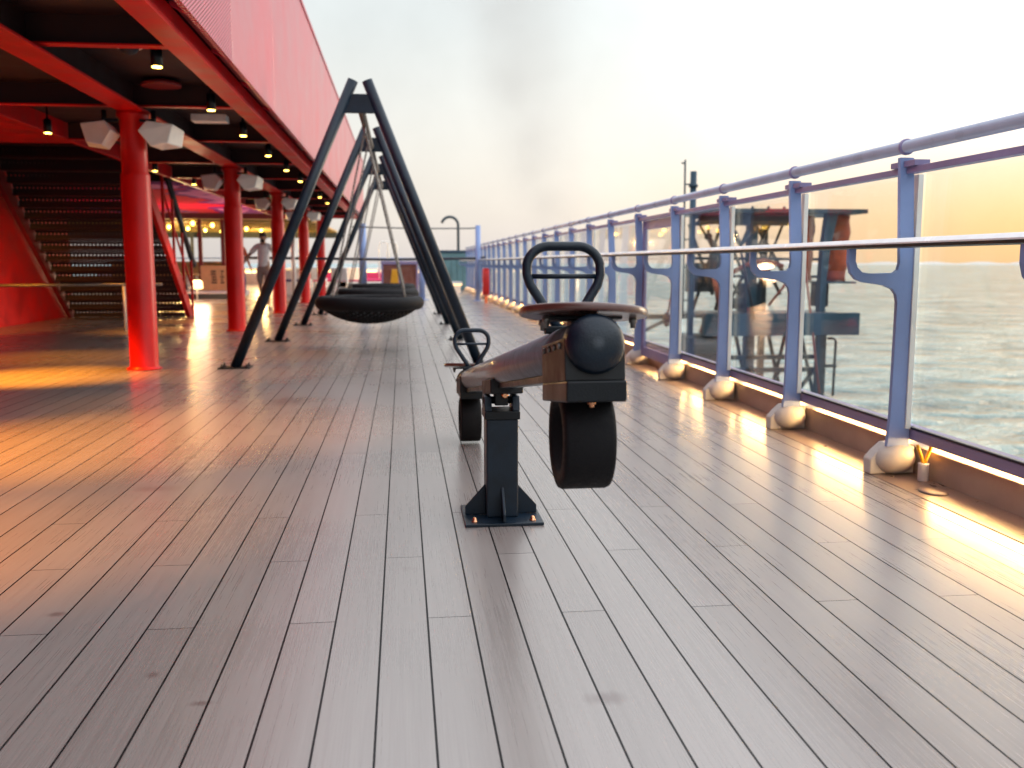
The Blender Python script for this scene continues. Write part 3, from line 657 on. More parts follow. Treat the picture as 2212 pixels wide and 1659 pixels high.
# ------------------------------------------------------------------ people
def person(loc, face, label, shirt, trousers, long_legs, pose):
    """figure about 1.7 m: one skinned body; shirt, trousers, hair and shoes are its children.  Local +y is forward."""
    t = thing('person', label, 'person', loc); t.rotation_euler.z = face
    def skin(name, verts, edges, mat, parent, sub=2, root=0):
        me = bpy.data.meshes.new(name); me.from_pydata([v[:3] for v in verts], edges, [])
        o = bpy.data.objects.new(name, me); COL.objects.link(o); o.parent = parent
        md = o.modifiers.new('skin', 'SKIN'); md.use_smooth_shade = True
        sd = o.modifiers.new('sub', 'SUBSURF'); sd.levels = sub; sd.render_levels = sub
        for i, v in enumerate(verts):
            q = me.skin_vertices[0].data[i]; q.radius = (v[3], v[4] if len(v) > 4 else v[3]); q.use_root = (i == root)
        me.materials.append(M[mat]); return o
    V = []; E = []
    def add(v, to=None):
        V.append(v); i = len(V)-1
        if to is not None: E.append((to, i))
        return i
    pel = add((0, 0, .93, .135, .10)); wa = add((0, .0, 1.08, .125, .09), pel); ch = add((0, .0, 1.27, .145, .105), wa); nk0 = add((0, -.01, 1.42, .075, .07), ch)
    nk = add((0, .0, 1.47, .052), nk0); hb = add((0, .02, 1.54, .065, .075), nk); hm = add((0, .02, 1.61, .077, .092), hb); ht = add((0, .012, 1.68, .058, .07), hm)
    hands = []
    for s_, (el, wr) in zip((-1, 1), pose['arms']):
        sh = add((s_*.165, -.01, 1.385, .055), nk0); e_ = add((*el, .042), sh); w_ = add((*wr, .028), e_)
        d = (Vector(wr)-Vector(el)).normalized(); pa = Vector(wr)+d*.055; p_ = add((*pa, .030, .018), w_)
        side = d.cross(Vector((s_, 0, 0))).normalized()
        for q, ln in zip((-.026, -.009, .009, .026), (.075, .088, .083, .066)):
            f1 = pa+d*.045+side*q; f2 = f1+d*ln*.5; f3 = f2+(d*.8+Vector((-s_*.4, 0, 0))).normalized()*ln*.4
            a = add((*f1, .0085), p_); b = add((*f2, .008), a); add((*f3, .0065), b)
        t1 = pa+side*.033-d*.02; t2 = t1+(d*.6+side*.7).normalized()*.04; a = add((*t1, .010), p_); add((*t2, .008), a)
    for s_, (kn, an) in zip((-1, 1), pose['legs']):
        hp_ = add((s_*.09, 0, .88, .088), pel); k_ = add((*kn, .055), hp_); a_ = add((*an, .036), k_)
        he = add((an[0], an[1]-.01, .045, .036, .03), a_); to = add((an[0]+s_*.02, an[1]+.15, .03, .04, .022), he)
    body = skin('body', V, E, 'skin', t)
    A = pose['arms']; L_ = pose['legs']
    sv = [(0, 0, .88, .155, .125), (0, 0, 1.08, .15, .112), (0, 0, 1.27, .165, .125), (0, -.01, 1.42, .09, .085)]; se = [(0, 1), (1, 2), (2, 3)]
    for s_, (el, wr) in zip((-1, 1), A):
        i = len(sv); sv.append((s_*.17, -.01, 1.38, .078)); se.append((3, i)); mid = Vector((s_*.17, -.01, 1.38)).lerp(Vector(el), .8); sv.append((*mid, .066)); se.append((i, i+1))
    skin('shirt', sv, se, shirt, t, 1, 1)
    tv = [(0, 0, .98, .15, .12), (0, 0, .90, .15, .125)]; te = [(0, 1)]
    for s_, (kn, an) in zip((-1, 1), L_):
        i = len(tv); tv.append((s_*.095, 0, .82, .105)); te.append((1, i)); kk = Vector(kn); tv.append((kk.x, kk.y, kk.z-.02, .08)); te.append((i, i+1))
        if long_legs: tv.append((an[0], an[1], .12, .06)); te.append((i+1, i+2))
    skin('trousers', tv, te, trousers, t, 1, 0)
    MB_ = MB(); MB_.ell((0, 0, 1.665), (.088, .103, .075)).ell((0, -.045, 1.61), (.082, .07, .085))
    h = MB_.build('hair', 'hair', None); h.parent = t; h.location = (0, 0, 0); me = h.data
    base = Vector((0, (-.115+.103)/2, 0))
    xs = [v.co for v in me.vertices]
    dz = 1.74-max(v.z for v in xs); dy = .103-max(v.y for v in xs)
    for v in me.vertices: v.co.z += dz; v.co.y += dy
    fm = MB(); fm.ell((0, .115, 1.588), (.013, .02, .02)).ell((-.086, .01, 1.60), (.012, .025, .035)).ell((.086, .01, 1.60), (.012, .025, .035))
    f_ = fm.build('nose_and_ears', 'skin', None); f_.parent = t; f_.location = (0, 0, 0)
    zz = [v.co for v in f_.data.vertices]; dz = 1.635-max(v.z for v in zz); dy = .135-max(v.y for v in zz)
    for v in f_.data.vertices: v.co.z += dz; v.co.y += dy
    fe = MB(); fe.ell((-.03, .102, 1.625), (.011, .008, .007), 10, 6).ell((.03, .102, 1.625), (.011, .008, .007), 10, 6).ell((0, .105, 1.55), (.026, .008, .006), 10, 6).ell((0, .072, 1.52), (.06, .04, .035), 12, 8)
    e_ = fe.build('beard_and_eyes', 'hair', None); e_.parent = t; e_.location = (0, 0, 0)
    zz = [v.co for v in e_.data.vertices]; dz = 1.632-max(v.z for v in zz); dy = .113-max(v.y for v in zz)
    for v in e_.data.vertices: v.co.z += dz; v.co.y += dy
    return t
person((-3.28, 23.4, 0), R(176), 'person in a pale t-shirt and beige shorts walking with arms held out', 'shirt', 'short', False,
       dict(arms=[((-.33, .03, 1.16), (-.40, .16, .95)), ((.36, -.02, 1.17), (.50, -.02, .97))], legs=[((-.11, .12, .50), (-.11, .10, .09)), ((.10, -.02, .50), (.10, -.20, .12))]))
person((-4.38, 26.4, 0), R(-150), 'person in a rust top and blue trousers half hidden by the second red column', 'rust', 'denim', True,
       dict(arms=[((-.27, -.04, 1.13), (-.30, .10, .90)), ((.27, -.05, 1.13), (.30, .02, .88))], legs=[((-.10, .10, .50), (-.10, .08, .09)), ((.10, .0, .50), (.10, -.16, .11))]))

# ------------------------------------------------------------------ far end of the deck
def pole_(name, label, cat, x, y, ztop, r_, mat, group=None):
    m = MB().tube([(x, y, 0), (x, y, ztop)], r_, 16)
    m.lathe([(r_*2.2, 0), (r_*2.2, .015), (r_*1.2, .02)], (x, y, .001), 16)
    return tag(m.build(name, mat), label, cat, group)
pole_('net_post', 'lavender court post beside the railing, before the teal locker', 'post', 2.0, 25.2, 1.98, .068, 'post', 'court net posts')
pole_('net_post', 'pale court post behind the third red column', 'post', -2.78, 25.2, 1.98, .06, 'bead', 'court net posts')
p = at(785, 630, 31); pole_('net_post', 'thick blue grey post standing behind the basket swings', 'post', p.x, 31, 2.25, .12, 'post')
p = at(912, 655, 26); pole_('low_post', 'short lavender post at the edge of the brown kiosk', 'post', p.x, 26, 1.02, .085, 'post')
def cable(label, pts, r_, mat): return tag(MB().tube(pts, r_, 8).build('cable', mat), label, 'cable')
cable('black rope stretched across the deck at hand height', [(-4.1, 25.2, 1.13), (-2.78, 25.2, 1.12), (-.4, 25.2, 1.09), (2.0, 25.2, 1.12), (2.2, 25.2, 1.14)], .035, 'navy')
cable('thin upper cable ending in a shackle at the court post', [(-1.3, 25.2, 1.93), (.4, 25.2, 1.89), (1.74, 25.2, 1.90), (1.95, 25.2, 1.91)], .016, 'teal_d')
# gooseneck vent
p = at(990, 540, 36)
H = [(p.x, 36, 0), (p.x, 36, 2.35)] + arc((p.x-.31, 2.40), .31, 0, 165, 10, lambda a, b: (a, 36, b))
t = thing('gooseneck_vent', 'tall gooseneck vent pipe rising behind the teal locker', 'vent pipe', (p.x, 36, 0))
MB().tube(H, .052, 14).build('pipe', 'teal_d', t)
MB().lathe([(.11, 0), (.11, .02), (.06, .03)], (p.x, 36, 0), 16).build('flange', 'teal_d', t)
# locker
a, b = at(948, 540, 35), at(1012, 540, 35)
t = thing('deck_locker', 'teal grey panelled locker at the far end of the deck', 'locker', ((a.x+b.x)/2, 35.5, 0))
MB().box(a.x, b.x, 35, 36, .0, 1.36).build('body', 'cont', t, bevel=.01)
MB().box(a.x-.03, b.x+.03, 34.97, 36.03, 1.3605, 1.46).build('lid', 'teal', t, bevel=.01)
for k in range(5):
    x = a.x+(b.x-a.x)*(k+.5)/5
    MB().box(x-.09, x+.09, 34.975, 34.999, .08, 1.28).build('door', 'cont', t, bevel=.006)
# lit bench
a, b = at(985, 622, 33), at(1040, 622, 33)
t = thing('lit_bench', 'low bench with a warm light under its seat before the teal locker', 'bench', ((a.x+b.x)/2-.4, 32, 0))
MB().box(a.x-.35, b.x-.75, 31.6, 32.1, .30, .38).build('seat', 'white', t, bevel=.01)
MB().box(a.x-.30, b.x-.8, 31.65, 32.05, 0, .299).build('plinth', 'white', t)
MB().box(a.x-.34, b.x-.76, 31.61, 31.63, .27, .2985).build('light_strip', 'led2', t)
# red fire post
p = at(1063, 640, 25)
t = thing('hose_reel', 'narrow red hose case standing by the railing foot covers', 'hose case', (2.1, 24.0, 0))
m = MB(); k = 20
m.prism([(24.0+.16*math.cos(2*math.pi*i/k), .53+.34*math.sin(2*math.pi*i/k)) for i in range(k)], 'x', 2.02, 2.18, True)
m.build('case', 'sred', t, bevel=.02)
MB().box(2.07, 2.13, 23.95, 24.05, 0, .22).build('stand', 'rust', t)
MB().box(2.012, 2.0195, 23.93, 24.07, .42, .50).build('label_plate', 'white', t)
# kiosk with glazed frame
a, b = at(826, 632, 30), at(902, 632, 30)
t = thing('kiosk', 'brown red glazed kiosk behind the rim of the basket swing', 'kiosk', ((a.x+b.x)/2, 30.5, 0))
MB().box(a.x, b.x, 30.2, 31.2, .0, .95).build('wall', 'rusty', t, bevel=.01)
MB().box(a.x-.04, b.x+.04, 30.14, 31.26, .9505, 1.06).build('roof', 'purple', t, bevel=.01)
MB().box(a.x+.05, b.x-.05, 30.17, 30.199, .15, .9).build('pane', 'glass', t)
for x in (a.x, (a.x+b.x)/2, b.x): MB().box(x-.03, x+.03, 30.14, 30.168, .0, .95).build('mullion', 'purple', t)
# yellow board
p = at(853, 640, 28.5)
t = thing('floor_sign', 'yellow folded floor sign beside the brown kiosk', 'floor sign', (p.x, 28.5, 0))
for s_ in (-1, 1):
    m = MB(); m.T = Matrix.Translation((p.x, 28.5, 0)) @ Matrix.Rotation(R(12*s_), 4, 'X')
    m.prism([(-.18, .0), (.18, .0), (.07, .86), (-.07, .86)], 'y', -s_*.15-.012, -s_*.15+.012)
    m.build('board', 'yellow', t, bevel=.004)
# far bulwark with lit rail
t = thing('far_bulwark', 'far white bulwark with a bright warm light line under its rail', 'bulwark', (-6, 46, 0))
MB().box(-14, 2.19, 46, 46.15, 0, .52).build('wall', 'purple', t, bevel=.01)
MB().box(-14, 2.19, 45.86, 46.2, .66, .74).build('cap', 'bead', t, bevel=.01)
for k in range(15): MB().box(-13.6+1.05*k, -12.75+1.05*k, 45.9, 45.98, .54, .655).build('light_strip', 'led2', t)
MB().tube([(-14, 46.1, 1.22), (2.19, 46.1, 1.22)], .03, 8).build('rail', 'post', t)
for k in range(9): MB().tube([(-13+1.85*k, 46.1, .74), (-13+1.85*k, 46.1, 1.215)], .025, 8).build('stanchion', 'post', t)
# sofas and deck chairs
def sofa(x, y, w, label):
    t = thing('sofa', label, 'sofa', (x, y, 0), 'pink sofas by the far bulwark')
    MB().box(x-w/2, x+w/2, y-.35, y+.35, .0, .24).build('base', 'white', t, bevel=.02)
    MB().box(x-w/2, x+w/2, y-.36, y+.2, .2405, .36).build('seat', 'pink', t, bevel=.04)
    MB().box(x-w/2, x+w/2, y+.205, y+.38, .2405, .62).build('backrest', 'pink', t, bevel=.05)
for k, (px, w, lb) in enumerate(((640, 1.5, 'pink sofa left of the swing legs, beside the third red column'), (720, 1.4, 'pink sofa seen between the swing frame legs'), (760, 1.2, 'pink sofa just left of the thick blue grey post'), (812, 1.3, 'pink sofa between the thick blue grey post and the kiosk'))):
    p = at(px, 610, 40); sofa(p.x, 40, w, lb)
def deckchair(x, y, label, c='white'):
    t = thing('deck_chair', label, 'chair', (x, y, 0), 'white deck chairs before the pink sofas')
    for sx in (-.25, .25):
        MB().tube([(x+sx, y-.3, 0), (x+sx, y+.28, .44)], .02, 8).build('leg', 'bead', t)
        MB().tube([(x+sx, y+.3, 0), (x+sx, y-.2, .42), (x+sx, y-.42, .85)], .02, 8).build('frame', 'bead', t)
    MB().cbox((x, y+.02, .42), (.48, .52, .04)).build('seat', c, t, bevel=.01)
    m = MB(); m.cbox((x, y-.32, .64), (.48, .04, .44), Matrix.Rotation(R(25), 3, 'X')); m.build('backrest', c, t, bevel=.01)
for k, (px, Y, lb) in enumerate(((655, 34, 'pale deck chair right of the third red column'), (690, 35, 'pale deck chair between the second and third swing legs'), (735, 33, 'pale deck chair under the rim of the front basket swing'), (765, 35, 'pale deck chair left of the thick blue grey post'))):
    p = at(px, 640, Y); deckchair(p.x, Y, lb)
# table lamps glowing among the chairs
def glow(px, py, Y, label):
    p = at(px, py, Y); t = thing('table_lamp', label, 'lamp', (p.x, Y, 0), 'warm lamps by the far seating')
    MB().lathe([(.16, 0), (.16, .015), (.02, .03), (.02, p.z-.1)], (p.x, Y, 0), 14).build('stand', 'white', t)
    MB().lathe([(.10, 0), (.16, .02), (.14, .20), (.08, .22)], (p.x, Y, p.z-.1), 16).build('lamp_shade', 'led2', t)
    L = bpy.data.lights.new('table_lamp_glow', 'POINT'); L.energy = 70 if px == 425 else 10; L.color = (1, .62, .36); L.shadow_soft_size = .3
    o = bpy.data.objects.new('table_lamp_glow', L); COL.objects.link(o); o.location = (p.x, Y, p.z+.27)
for px, py, Y, lb in ((815, 623, 34, 'warm lamp beside the kiosk'), (765, 628, 34, 'warm lamp left of the thick post'), (745, 632, 36, 'warm lamp above the basket swing rim'), (425, 616, 25.6, 'warm lamp by the honey bar counter'), (1012, 604, 36.2, 'small warm lamp right of the teal locker')):
    glow(px, py, Y, lb)
# pool handrails
for k, (px, lb) in enumerate(((848, 'thin pale hooped handrail behind the swing chains'), (955-20, 'thin pale hooped handrail left of the black swing leg'), (830, 'thin pale hooped handrail right of the thick post'))):
    p = at(px, 560, 40); t = thing('pool_handrail', lb, 'handrail', (p.x, 40, 0), 'hooped pool handrails')
    for s_ in (0, .55):
        MB().tube([(p.x-.22, 40+s_, 0), (p.x-.2, 40+s_, 1.5)] + arc((p.x, 1.7), .19, 170, 10, 8, lambda a, b: (a, 40+s_, b)) + [(p.x+.2, 40+s_, 1.5), (p.x+.26, 40+s_, 0)], .025, 8).build('hoop', 'bead', t)
# bar shelter on the left
bs = thing('bar_shelter', 'open bar shelter with a warm lit woven ceiling beyond the mural', 'shelter', (-8, 38, 0))
MB().box(-15, -3.0, 31.2, 46, 2.42, 2.5).build('ceiling', 'tan', bs)
MB().box(-15, -3.0, 45.6, 46, 2.16, 2.419).build('fringe', 'teal_d', bs)
MB().box(-15, -3.0, 31.1, 31.199, 2.38, 2.56).build('front_beam', 'red_dark', bs)
for k in range(6): MB().box(-15, -3.0, 33.1+2.2*k, 33.2+2.2*k, 2.36, 2.4195).build('batten', 'olive', bs)
for px, Y in ((437, 31.6), (486+0, 31.6), (420, 45)):
    p = at(px, 640, Y); MB().box(p.x-.06, p.x+.06, Y-.06, Y+.06, 0, 2.38).build('post', 'red_dark' if Y < 40 else 'teal_d', bs)
for k in range(14):
    p = at(402+16*k, 0, 44); MB().ell((p.x, 33+1.7*(k % 7), 2.31), (.06, .06, .07), 10, 8).build('bulb', 'lens', bs)
ct = at(425, 600, 31)
t = thing('bar_counter', 'honey wood bar counter with an olive end panel', 'counter', (ct.x, 33, 0))
MB().box(ct.x-3.0, ct.x+.5, 32.6, 33.3, .30, .98).build('front', 'wood', t, bevel=.01)
MB().box(ct.x-3.1, ct.x+.75, 32.5, 33.4, .9805, 1.05).build('top', 'wood', t, bevel=.01)
MB().box(ct.x+.2, ct.x+.49, 32.45, 32.59, .0, .75).build('end_panel', 'olive', t)
MB().box(ct.x-3.0, ct.x+.5, 32.65, 33.25, 0, .2995).build('plinth', 'ceil', t)
p = at(466, 640, 30)
t = thing('menu_board', 'pale orange menu board with two dark columns of lettering', 'menu board', (p.x, 30, 0))
MB().box(p.x-.42, p.x+.42, 30, 30.05, .12, .92).build('board', paint('pale_orange_board', (.7, .42, .22), .6), t, bevel=.008)
for sx in (-.36, .36): MB().box(p.x+sx-.025, p.x+sx+.025, 29.99, 30.06, 0, .119).build('leg', 'white', t)
for c_, (x0, x1) in enumerate(((-.12, .06), (.16, .28))):
    m = MB()
    for k in range(5): m.box(p.x+x0+random.random()*.04, p.x+x1-random.random()*.05, 29.992, 29.999, .38+.085*k, .43+.085*k)
    m.build('lettering', 'navy', t)
for k, (px, Y, lb) in enumerate(((420, 29.5, 'bar stool left of the olive panel'), (400, 30.5, 'bar stool behind the red stair stringer'), (500, 33.5, 'white stool beside the second red column'))):
    p = at(px, 640, Y); t = thing('bar_stool', lb, 'stool', (p.x, Y, 0), 'stools at the bar')
    MB().lathe([(.17, .62), (.18, .64), (.18, .67), (.15, .69)], (p.x, Y, 0), 18).build('seat', 'wood', t)
    for a in range(4): MB().tube([(p.x+.2*math.cos(a*1.571+.78), Y+.2*math.sin(a*1.571+.78), 0), (p.x+.12*math.cos(a*1.571+.78), Y+.12*math.sin(a*1.571+.78), .63)], .016, 8).build('leg', 'bead', t)
t = thing('step_plinth', 'low grey step in front of the bar', 'step', (-6.6, 28, 0))
a, b = at(415, 640, 28), at(488, 640, 28)
MB().box(a.x-2, b.x+.2, 27.6, 31, 0, .16).build('step', 'white', t, bevel=.01)
MB().box(a.x-2, b.x+.2, 27.58, 27.599, .0, .14).build('riser', 'capdark', t)
# white cabinet strip to the right of the third column
a, b = at(612, 640, 30), at(655, 640, 30)
t = thing('towel_bin', 'white towel cabinet with blue bands between the red columns', 'cabinet', ((a.x+b.x)/2, 30.4, 0))
MB().box(a.x, b.x, 30.1, 30.8, 0, .74).build('body', 'white', t, bevel=.02)
MB().box(a.x-.01, b.x+.01, 30.085, 30.815, .42, .50).build('band', 'denim', t)
MB().box(a.x-.03, b.x+.03, 30.07, 30.83, .7405, .78).build('top', 'bead', t, bevel=.01)

# ------------------------------------------------------------------ davit platform hung outside the railing
dv = thing('davit_platform', 'blue grey steel davit platform with orange canvas rolls beyond the glass', 'davit', (7.9, 20.5, -2.2))
def dbox(x0, x1, y0, y1, z0, z1, nm, mt, bev=.01): return MB().box(x0, x1, y0, y1, z0, z1).build(nm, mt, dv, bevel=bev)
mast = MB().tube([(6.19, 20, -2.2), (6.19, 20, 2.93)], .068, 16).lathe([(.1, 2.60), (.1, 2.66)], (6.19, 20, 0), 14).build('mast', 'teal', dv)
lad = MB().tube([(6.02, 20, -.12), (6.02, 20, .1), (6.0, 20, 3.17)], .022, 8)
for z in (3.1, 2.66, 2.3, 1.5, .9, .2, -.1): lad.tube([(6.0, 20, z), (6.12 if z not in (3.1, 2.3) else 5.92, 20, z)], .017, 6)
lad.build('ladder', 'teal_d', dv)
dbox(6.15, 9.83, 19.4, 21.4, 2.04, 2.13, 'roof', 'teal_d')
g_ = MB().box(7.05, 8.35, 19.9, 20.1, 1.80, 2.038).box(6.2, 7.0, 19.95, 20.05, 1.93, 2.038)
for k in range(4): g_.lathe([(.04, 0), (.03, .05), (.001, .07)], (7.4+.35*k, 19.7, 2.131), 10)
g_.build('girder', 'teal_d', dv)
dbox(7.41, 7.62, 19.9, 20.1, -2.2, 1.799, 'column', 'teal'); dbox(8.15, 8.28, 21.0, 21.15, -2.2, 2.039, 'column', 'teal_d')
m = MB().prism([(9.0, 2.039), (9.24, 2.039), (9.10, 1.3), (9.04, .6), (9.04, -.05), (8.90, -.05), (8.90, .6), (8.92, 1.3)], 'y', 19.55, 19.75); m.build('column', 'teal', dv, bevel=.01)
dbox(8.90, 9.12, 19.6, 19.72, -2.2, -.541, 'column', 'teal_d')
def roll(x, y, z0, z1, r_, label=None):
    prof = []; k = 12
    for i in range(k+1):
        f = i/k; prof.append((r_*(.80+.16*f+.07*math.sin(f*15+x)+.07*random.random()), z0+(z1-z0)*f))
    prof = [(r_*.5, z0-.01)]+prof+[(r_*.6, z1+.005)]
    return MB().lathe(prof, (x, y, 0), 20, sx=.95).build('canvas_roll', 'orange', dv)
roll(8.74, 20.15, .62, 2.02, .25); roll(9.50, 20.15, .60, 2.02, .30)
dbox(9.05, 9.84, 19.8, 20.8, .555, .60, 'shelf', 'teal'); dbox(9.15, 9.40, 20.2, 20.6, .04, .553, 'shelf_leg', 'navy')
dbox(6.3, 9.73, 19.35, 19.55, -.535, -.06, 'box_beam', 'teal'); dbox(6.2, 9.6, 19.6, 21.3, -.16, -.09, 'walkway', 'teal_d')
m = MB(); m.tube([(9.15, 19.6, -.62), (9.26, 19.6, -.62), (9.33, 19.6, -.68), (9.31, 19.6, -1.88)], .03, 10).tube([(9.1, 19.6, -1.22), (9.36, 19.6, -1.22)], .035, 8); m.build('hoop', 'teal_d', dv)
for z in (-1.05, -1.33): dbox(7.1, 9.1, 19.9, 20.0, z-.05, z+.05, 'brace', 'teal_d')
for a, b in (((8.25, -1.3), (7.75, -2.15)), ((7.4, -1.3), (8.0, -2.15)), ((9.05, -1.3), (8.4, -2.15))):
    MB().tube([(a[0], 19.95, a[1]), (b[0], 19.95, b[1])], .05, 8).build('brace', 'teal_d', dv)
# winch block low on the left
m = MB().box(5.98, 6.95, 19.6, 20.6, -1.35, -.55).tube([(6.1, 19.55, -.75), (6.8, 19.55, -.75)], .2, 16); m.build('winch', 'teal_d', dv, bevel=.03)
m = MB(); m.T = Matrix.Translation((6.62, 19.7, -.35)) @ Matrix.Rotation(R(18), 4, 'Y'); m.box(-.22, .22, -.2, .2, -.22, .22); m.build('motor', 'rusty', dv, bevel=.03)
# hood, lamp and crane arm
m = MB(); hood = [at(1503+58*i/8, 492-20*math.sin(math.pi*(.12+.5*i/8)), 19.9) for i in range(9)]
m.tube(hood, [.05, .08, .11, .13, .14, .15, .15, .16, .16], 10, flat=.8).build('hood', 'teal_d', dv)
p = at(1530, 511, 19.8); MB().ell(p, (.085, .085, .08)).tube([p, p+Vector((.0, 0, .22))], .03, 8).tube([p, p+Vector((.17, 0, -.2))], .045, 8).build('lamp_head', 'navy', dv)
a, b = at(1546, 533, 19.8), at(1540, 585, 19.8); MB().tube([a, (a+b)/2+Vector((.05, 0, 0)), b], [.09, .15, .12], 14).build('blue_drum', 'teal', dv)
a, b = at(1548, 600, 19.8), at(1556, 655, 19.8); MB().tube([a, b], [.1, .085], 12).build('red_drum', 'rusty', dv)
a = [at(1583, 588, 19.7), at(1612, 572, 19.6), at(1650, 562, 19.6), at(1690, 575, 19.7)]; MB().tube(a, .05, 8).build('hose', 'rusty', dv)
a = [at(1585, 500, 19.7), at(1600, 530, 19.7), at(1618, 500, 19.7)]; MB().tube(a, .07, 8).build('crane_arm', 'teal_d', dv)
for q in ((1600, 540, 1630, 690), (1740, 580, 1770, 850), (1660, 660, 1700, 610)):
    MB().tube([at(q[0], q[1], 19.45), at(q[2], q[3], 19.3)], .028, 6).build('line', 'rusty' if q[0] > 1620 else 'navy', dv)
for z in (1.1, .72): MB().tube([(6.2, 20.2, z), (9.2, 20.2, z-.02)], .03, 8).build('guard_rail', 'teal', dv)
rs = random.Random(3)
for k in range(9):                                             # lattice of thinner members inside the platform
    x0 = 6.3+.22*k; z0, z1 = (-.05, 1.9) if k % 2 else (1.85, .3)
    MB().tube([(x0, 20.6+.3*(k % 3), z0), (x0+.45+.4*rs.random(), 20.5+.3*(k % 2), z1)], .03+.02*rs.random(), 6).build('strut', 'teal_d', dv)
for k in range(6):
    x0 = 6.95+.38*k
    MB().tube([(x0, 20.3, -.6), (x0+(.42 if k % 2 else -.3), 20.4, -2.15)], .045, 6).build('strut', 'teal_d', dv)
MB().box(6.35, 7.3, 20.9, 21.0, .35, 1.0).build('panel', 'teal_d', dv, bevel=.01); MB().box(7.65, 8.1, 20.8, 21.3, -.09, .55).build('winch_drum_box', 'teal', dv, bevel=.04)
MB().lathe([(.24, 0), (.24, .05), (.12, .06), (.12, .4), (.24, .41), (.24, .46)], (7.05, 20.2, .12), 18, (1, 0, 0)).build('rope_drum', 'teal_d', dv)
# bracing back to the ship's side
for z in (-.12, -1.9): MB().box(2.63, 6.3, 20.3, 20.5, z-.1, z).build('outrigger', 'teal_d', dv)
# stay with a block on the near side of the davit
t = thing('rigging_stay', 'thin slanting stay with a dark block seen through the railing gate', 'stay', (4.4, 14.5, -.8))
a, b = at(1440, 690, 14.5), at(1462, 575, 14.5)
MB().tube([a, b], .014, 6).build('wire', 'navy', t); MB().ell(a, (.06, .05, .12), 12, 8).build('block', 'navy', t)
MB().tube([a, (2.64, 14.5, -.6)], .03, 8).build('arm', 'teal_d', t)

# ------------------------------------------------------------------ smoke from a funnel astern
def smoke_material():
    m = bpy.data.materials.new('funnel_smoke'); m.use_nodes = True
    n, l = m.node_tree.nodes, m.node_tree.links; n.clear()
    out = n.new('ShaderNodeOutputMaterial'); v = n.new('ShaderNodeVolumePrincipled')
    v.inputs['Color'].default_value = (.66, .62, .60, 1); v.inputs['Anisotropy'].default_value = .2
    tc = n.new('ShaderNodeTexCoord'); sp = n.new('ShaderNodeSeparateXYZ'); l.new(tc.outputs['Object'], sp.inputs[0])
    X, Y, Z = sp.outputs
    f = mth(n, l, 'DIVIDE', Z, 30)
    wob = noise(n, l, .09, 3, tc.outputs['Object'])
    w = mth(n, l, 'MULTIPLY', mth(n, l, 'SUBTRACT', wob.outputs['Fac'], .5), 9)
    cxx = mth(n, l, 'ADD', mth(n, l, 'MULTIPLY', f, -5.5), mth(n, l, 'MULTIPLY', w, mth(n, l, 'ADD', f, .25)))
    rad = mth(n, l, 'ADD', 3.0, mth(n, l, 'MULTIPLY', f, 6.8))
    dx = mth(n, l, 'DIVIDE', mth(n, l, 'SUBTRACT', X, cxx), rad); dy = mth(n, l, 'DIVIDE', Y, rad)
    d2 = mth(n, l, 'ADD', mth(n, l, 'MULTIPLY', dx, dx), mth(n, l, 'MULTIPLY', dy, dy))
    core = mth(n, l, 'MAXIMUM', 0, mth(n, l, 'SUBTRACT', 1, d2)); core = mth(n, l, 'MULTIPLY', core, core)
    no = noise(n, l, .22, 4, tc.outputs['Object'])
    den = mth(n, l, 'MULTIPLY', core, mth(n, l, 'MAXIMUM', 0, mth(n, l, 'SUBTRACT', no.outputs['Fac'], .16)))
    lowcut = mth(n, l, 'MINIMUM', 1, mth(n, l, 'DIVIDE', Z, 5)); 
    den = mth(n, l, 'MULTIPLY', mth(n, l, 'MULTIPLY', den, lowcut), mth(n, l, 'DIVIDE', .24, mth(n, l, 'ADD', 1, mth(n, l, 'MULTIPLY', f, 1.1))))
    l.new(den, v.inputs['Density']); l.new(v.outputs[0], out.inputs['Volume'])
    return m
SMOKE = True
if SMOKE:
    p = at(1205, 548, 80)
    m = MB(); m.lathe([(4.5, 0), (7, 12), (10.5, 28), (11, 33)], (0, 0, 0), 20)
    for v in m.v: v.x += -5.5*v.z/30
    m.v = [v + Vector((p.x, 80, p.z-.5)) for v in m.v]
    KEEP_ORIGIN.add('smoke')
    o = m.build('smoke', smoke_material()); off = Vector((p.x, 80, p.z-.5))
    for v in o.data.vertices: v.co -= off
    o.location = off
    tag(o, 'faint grey smoke plume drifting up the pale sky', 'smoke', kind='stuff')

# ------------------------------------------------------------------ faint far coast
m = MB(); pts = []; k = 60
for i in range(k+1):
    a = R(20+30*i/k); h = 30+75*max(0, math.sin(i*.19+1))*(.6+.4*math.sin(i*.53))+14*math.sin(i*1.3)
    pts.append((a, max(8, h)*min(1, i/8, (k-i)/8)))
for a, h in pts:
    for rr, z in ((15000, -22), (15900, -22+h), (17000, -22)): m.v.append(Vector((rr*math.sin(a), rr*math.cos(a), z)))
for i in range(k):
    for j in range(2): m.f.append([i*3+j, i*3+3+j, i*3+4+j, i*3+1+j]); m.sm.append(True)
tag(m.build('hills', paint('haze_toned_coast', (.52, .50, .48), .9, nscale=.001, bump=0)), 'low hazy coast on the horizon beyond the railing', 'hills', kind='structure')  # pale haze of distance put into the coast colour

# ------------------------------------------------------------------ sky, sun, lamps
SUN_AZ, SUN_EL = R(58), R(7)      # azimuth clockwise from +y
w = bpy.data.worlds.new('World'); S.world = w; w.use_nodes = True
n, l = w.node_tree.nodes, w.node_tree.links
bg = n['Background']; sky = n.new('ShaderNodeTexSky'); sky.sky_type = 'NISHITA'; sky.sun_disc = False
sky.sun_elevation = SUN_EL; sky.sun_rotation = SUN_AZ; sky.air_density = 1.3; sky.dust_density = 3.0; sky.ozone_density = 1.0
bg.inputs['Strength'].default_value = .02
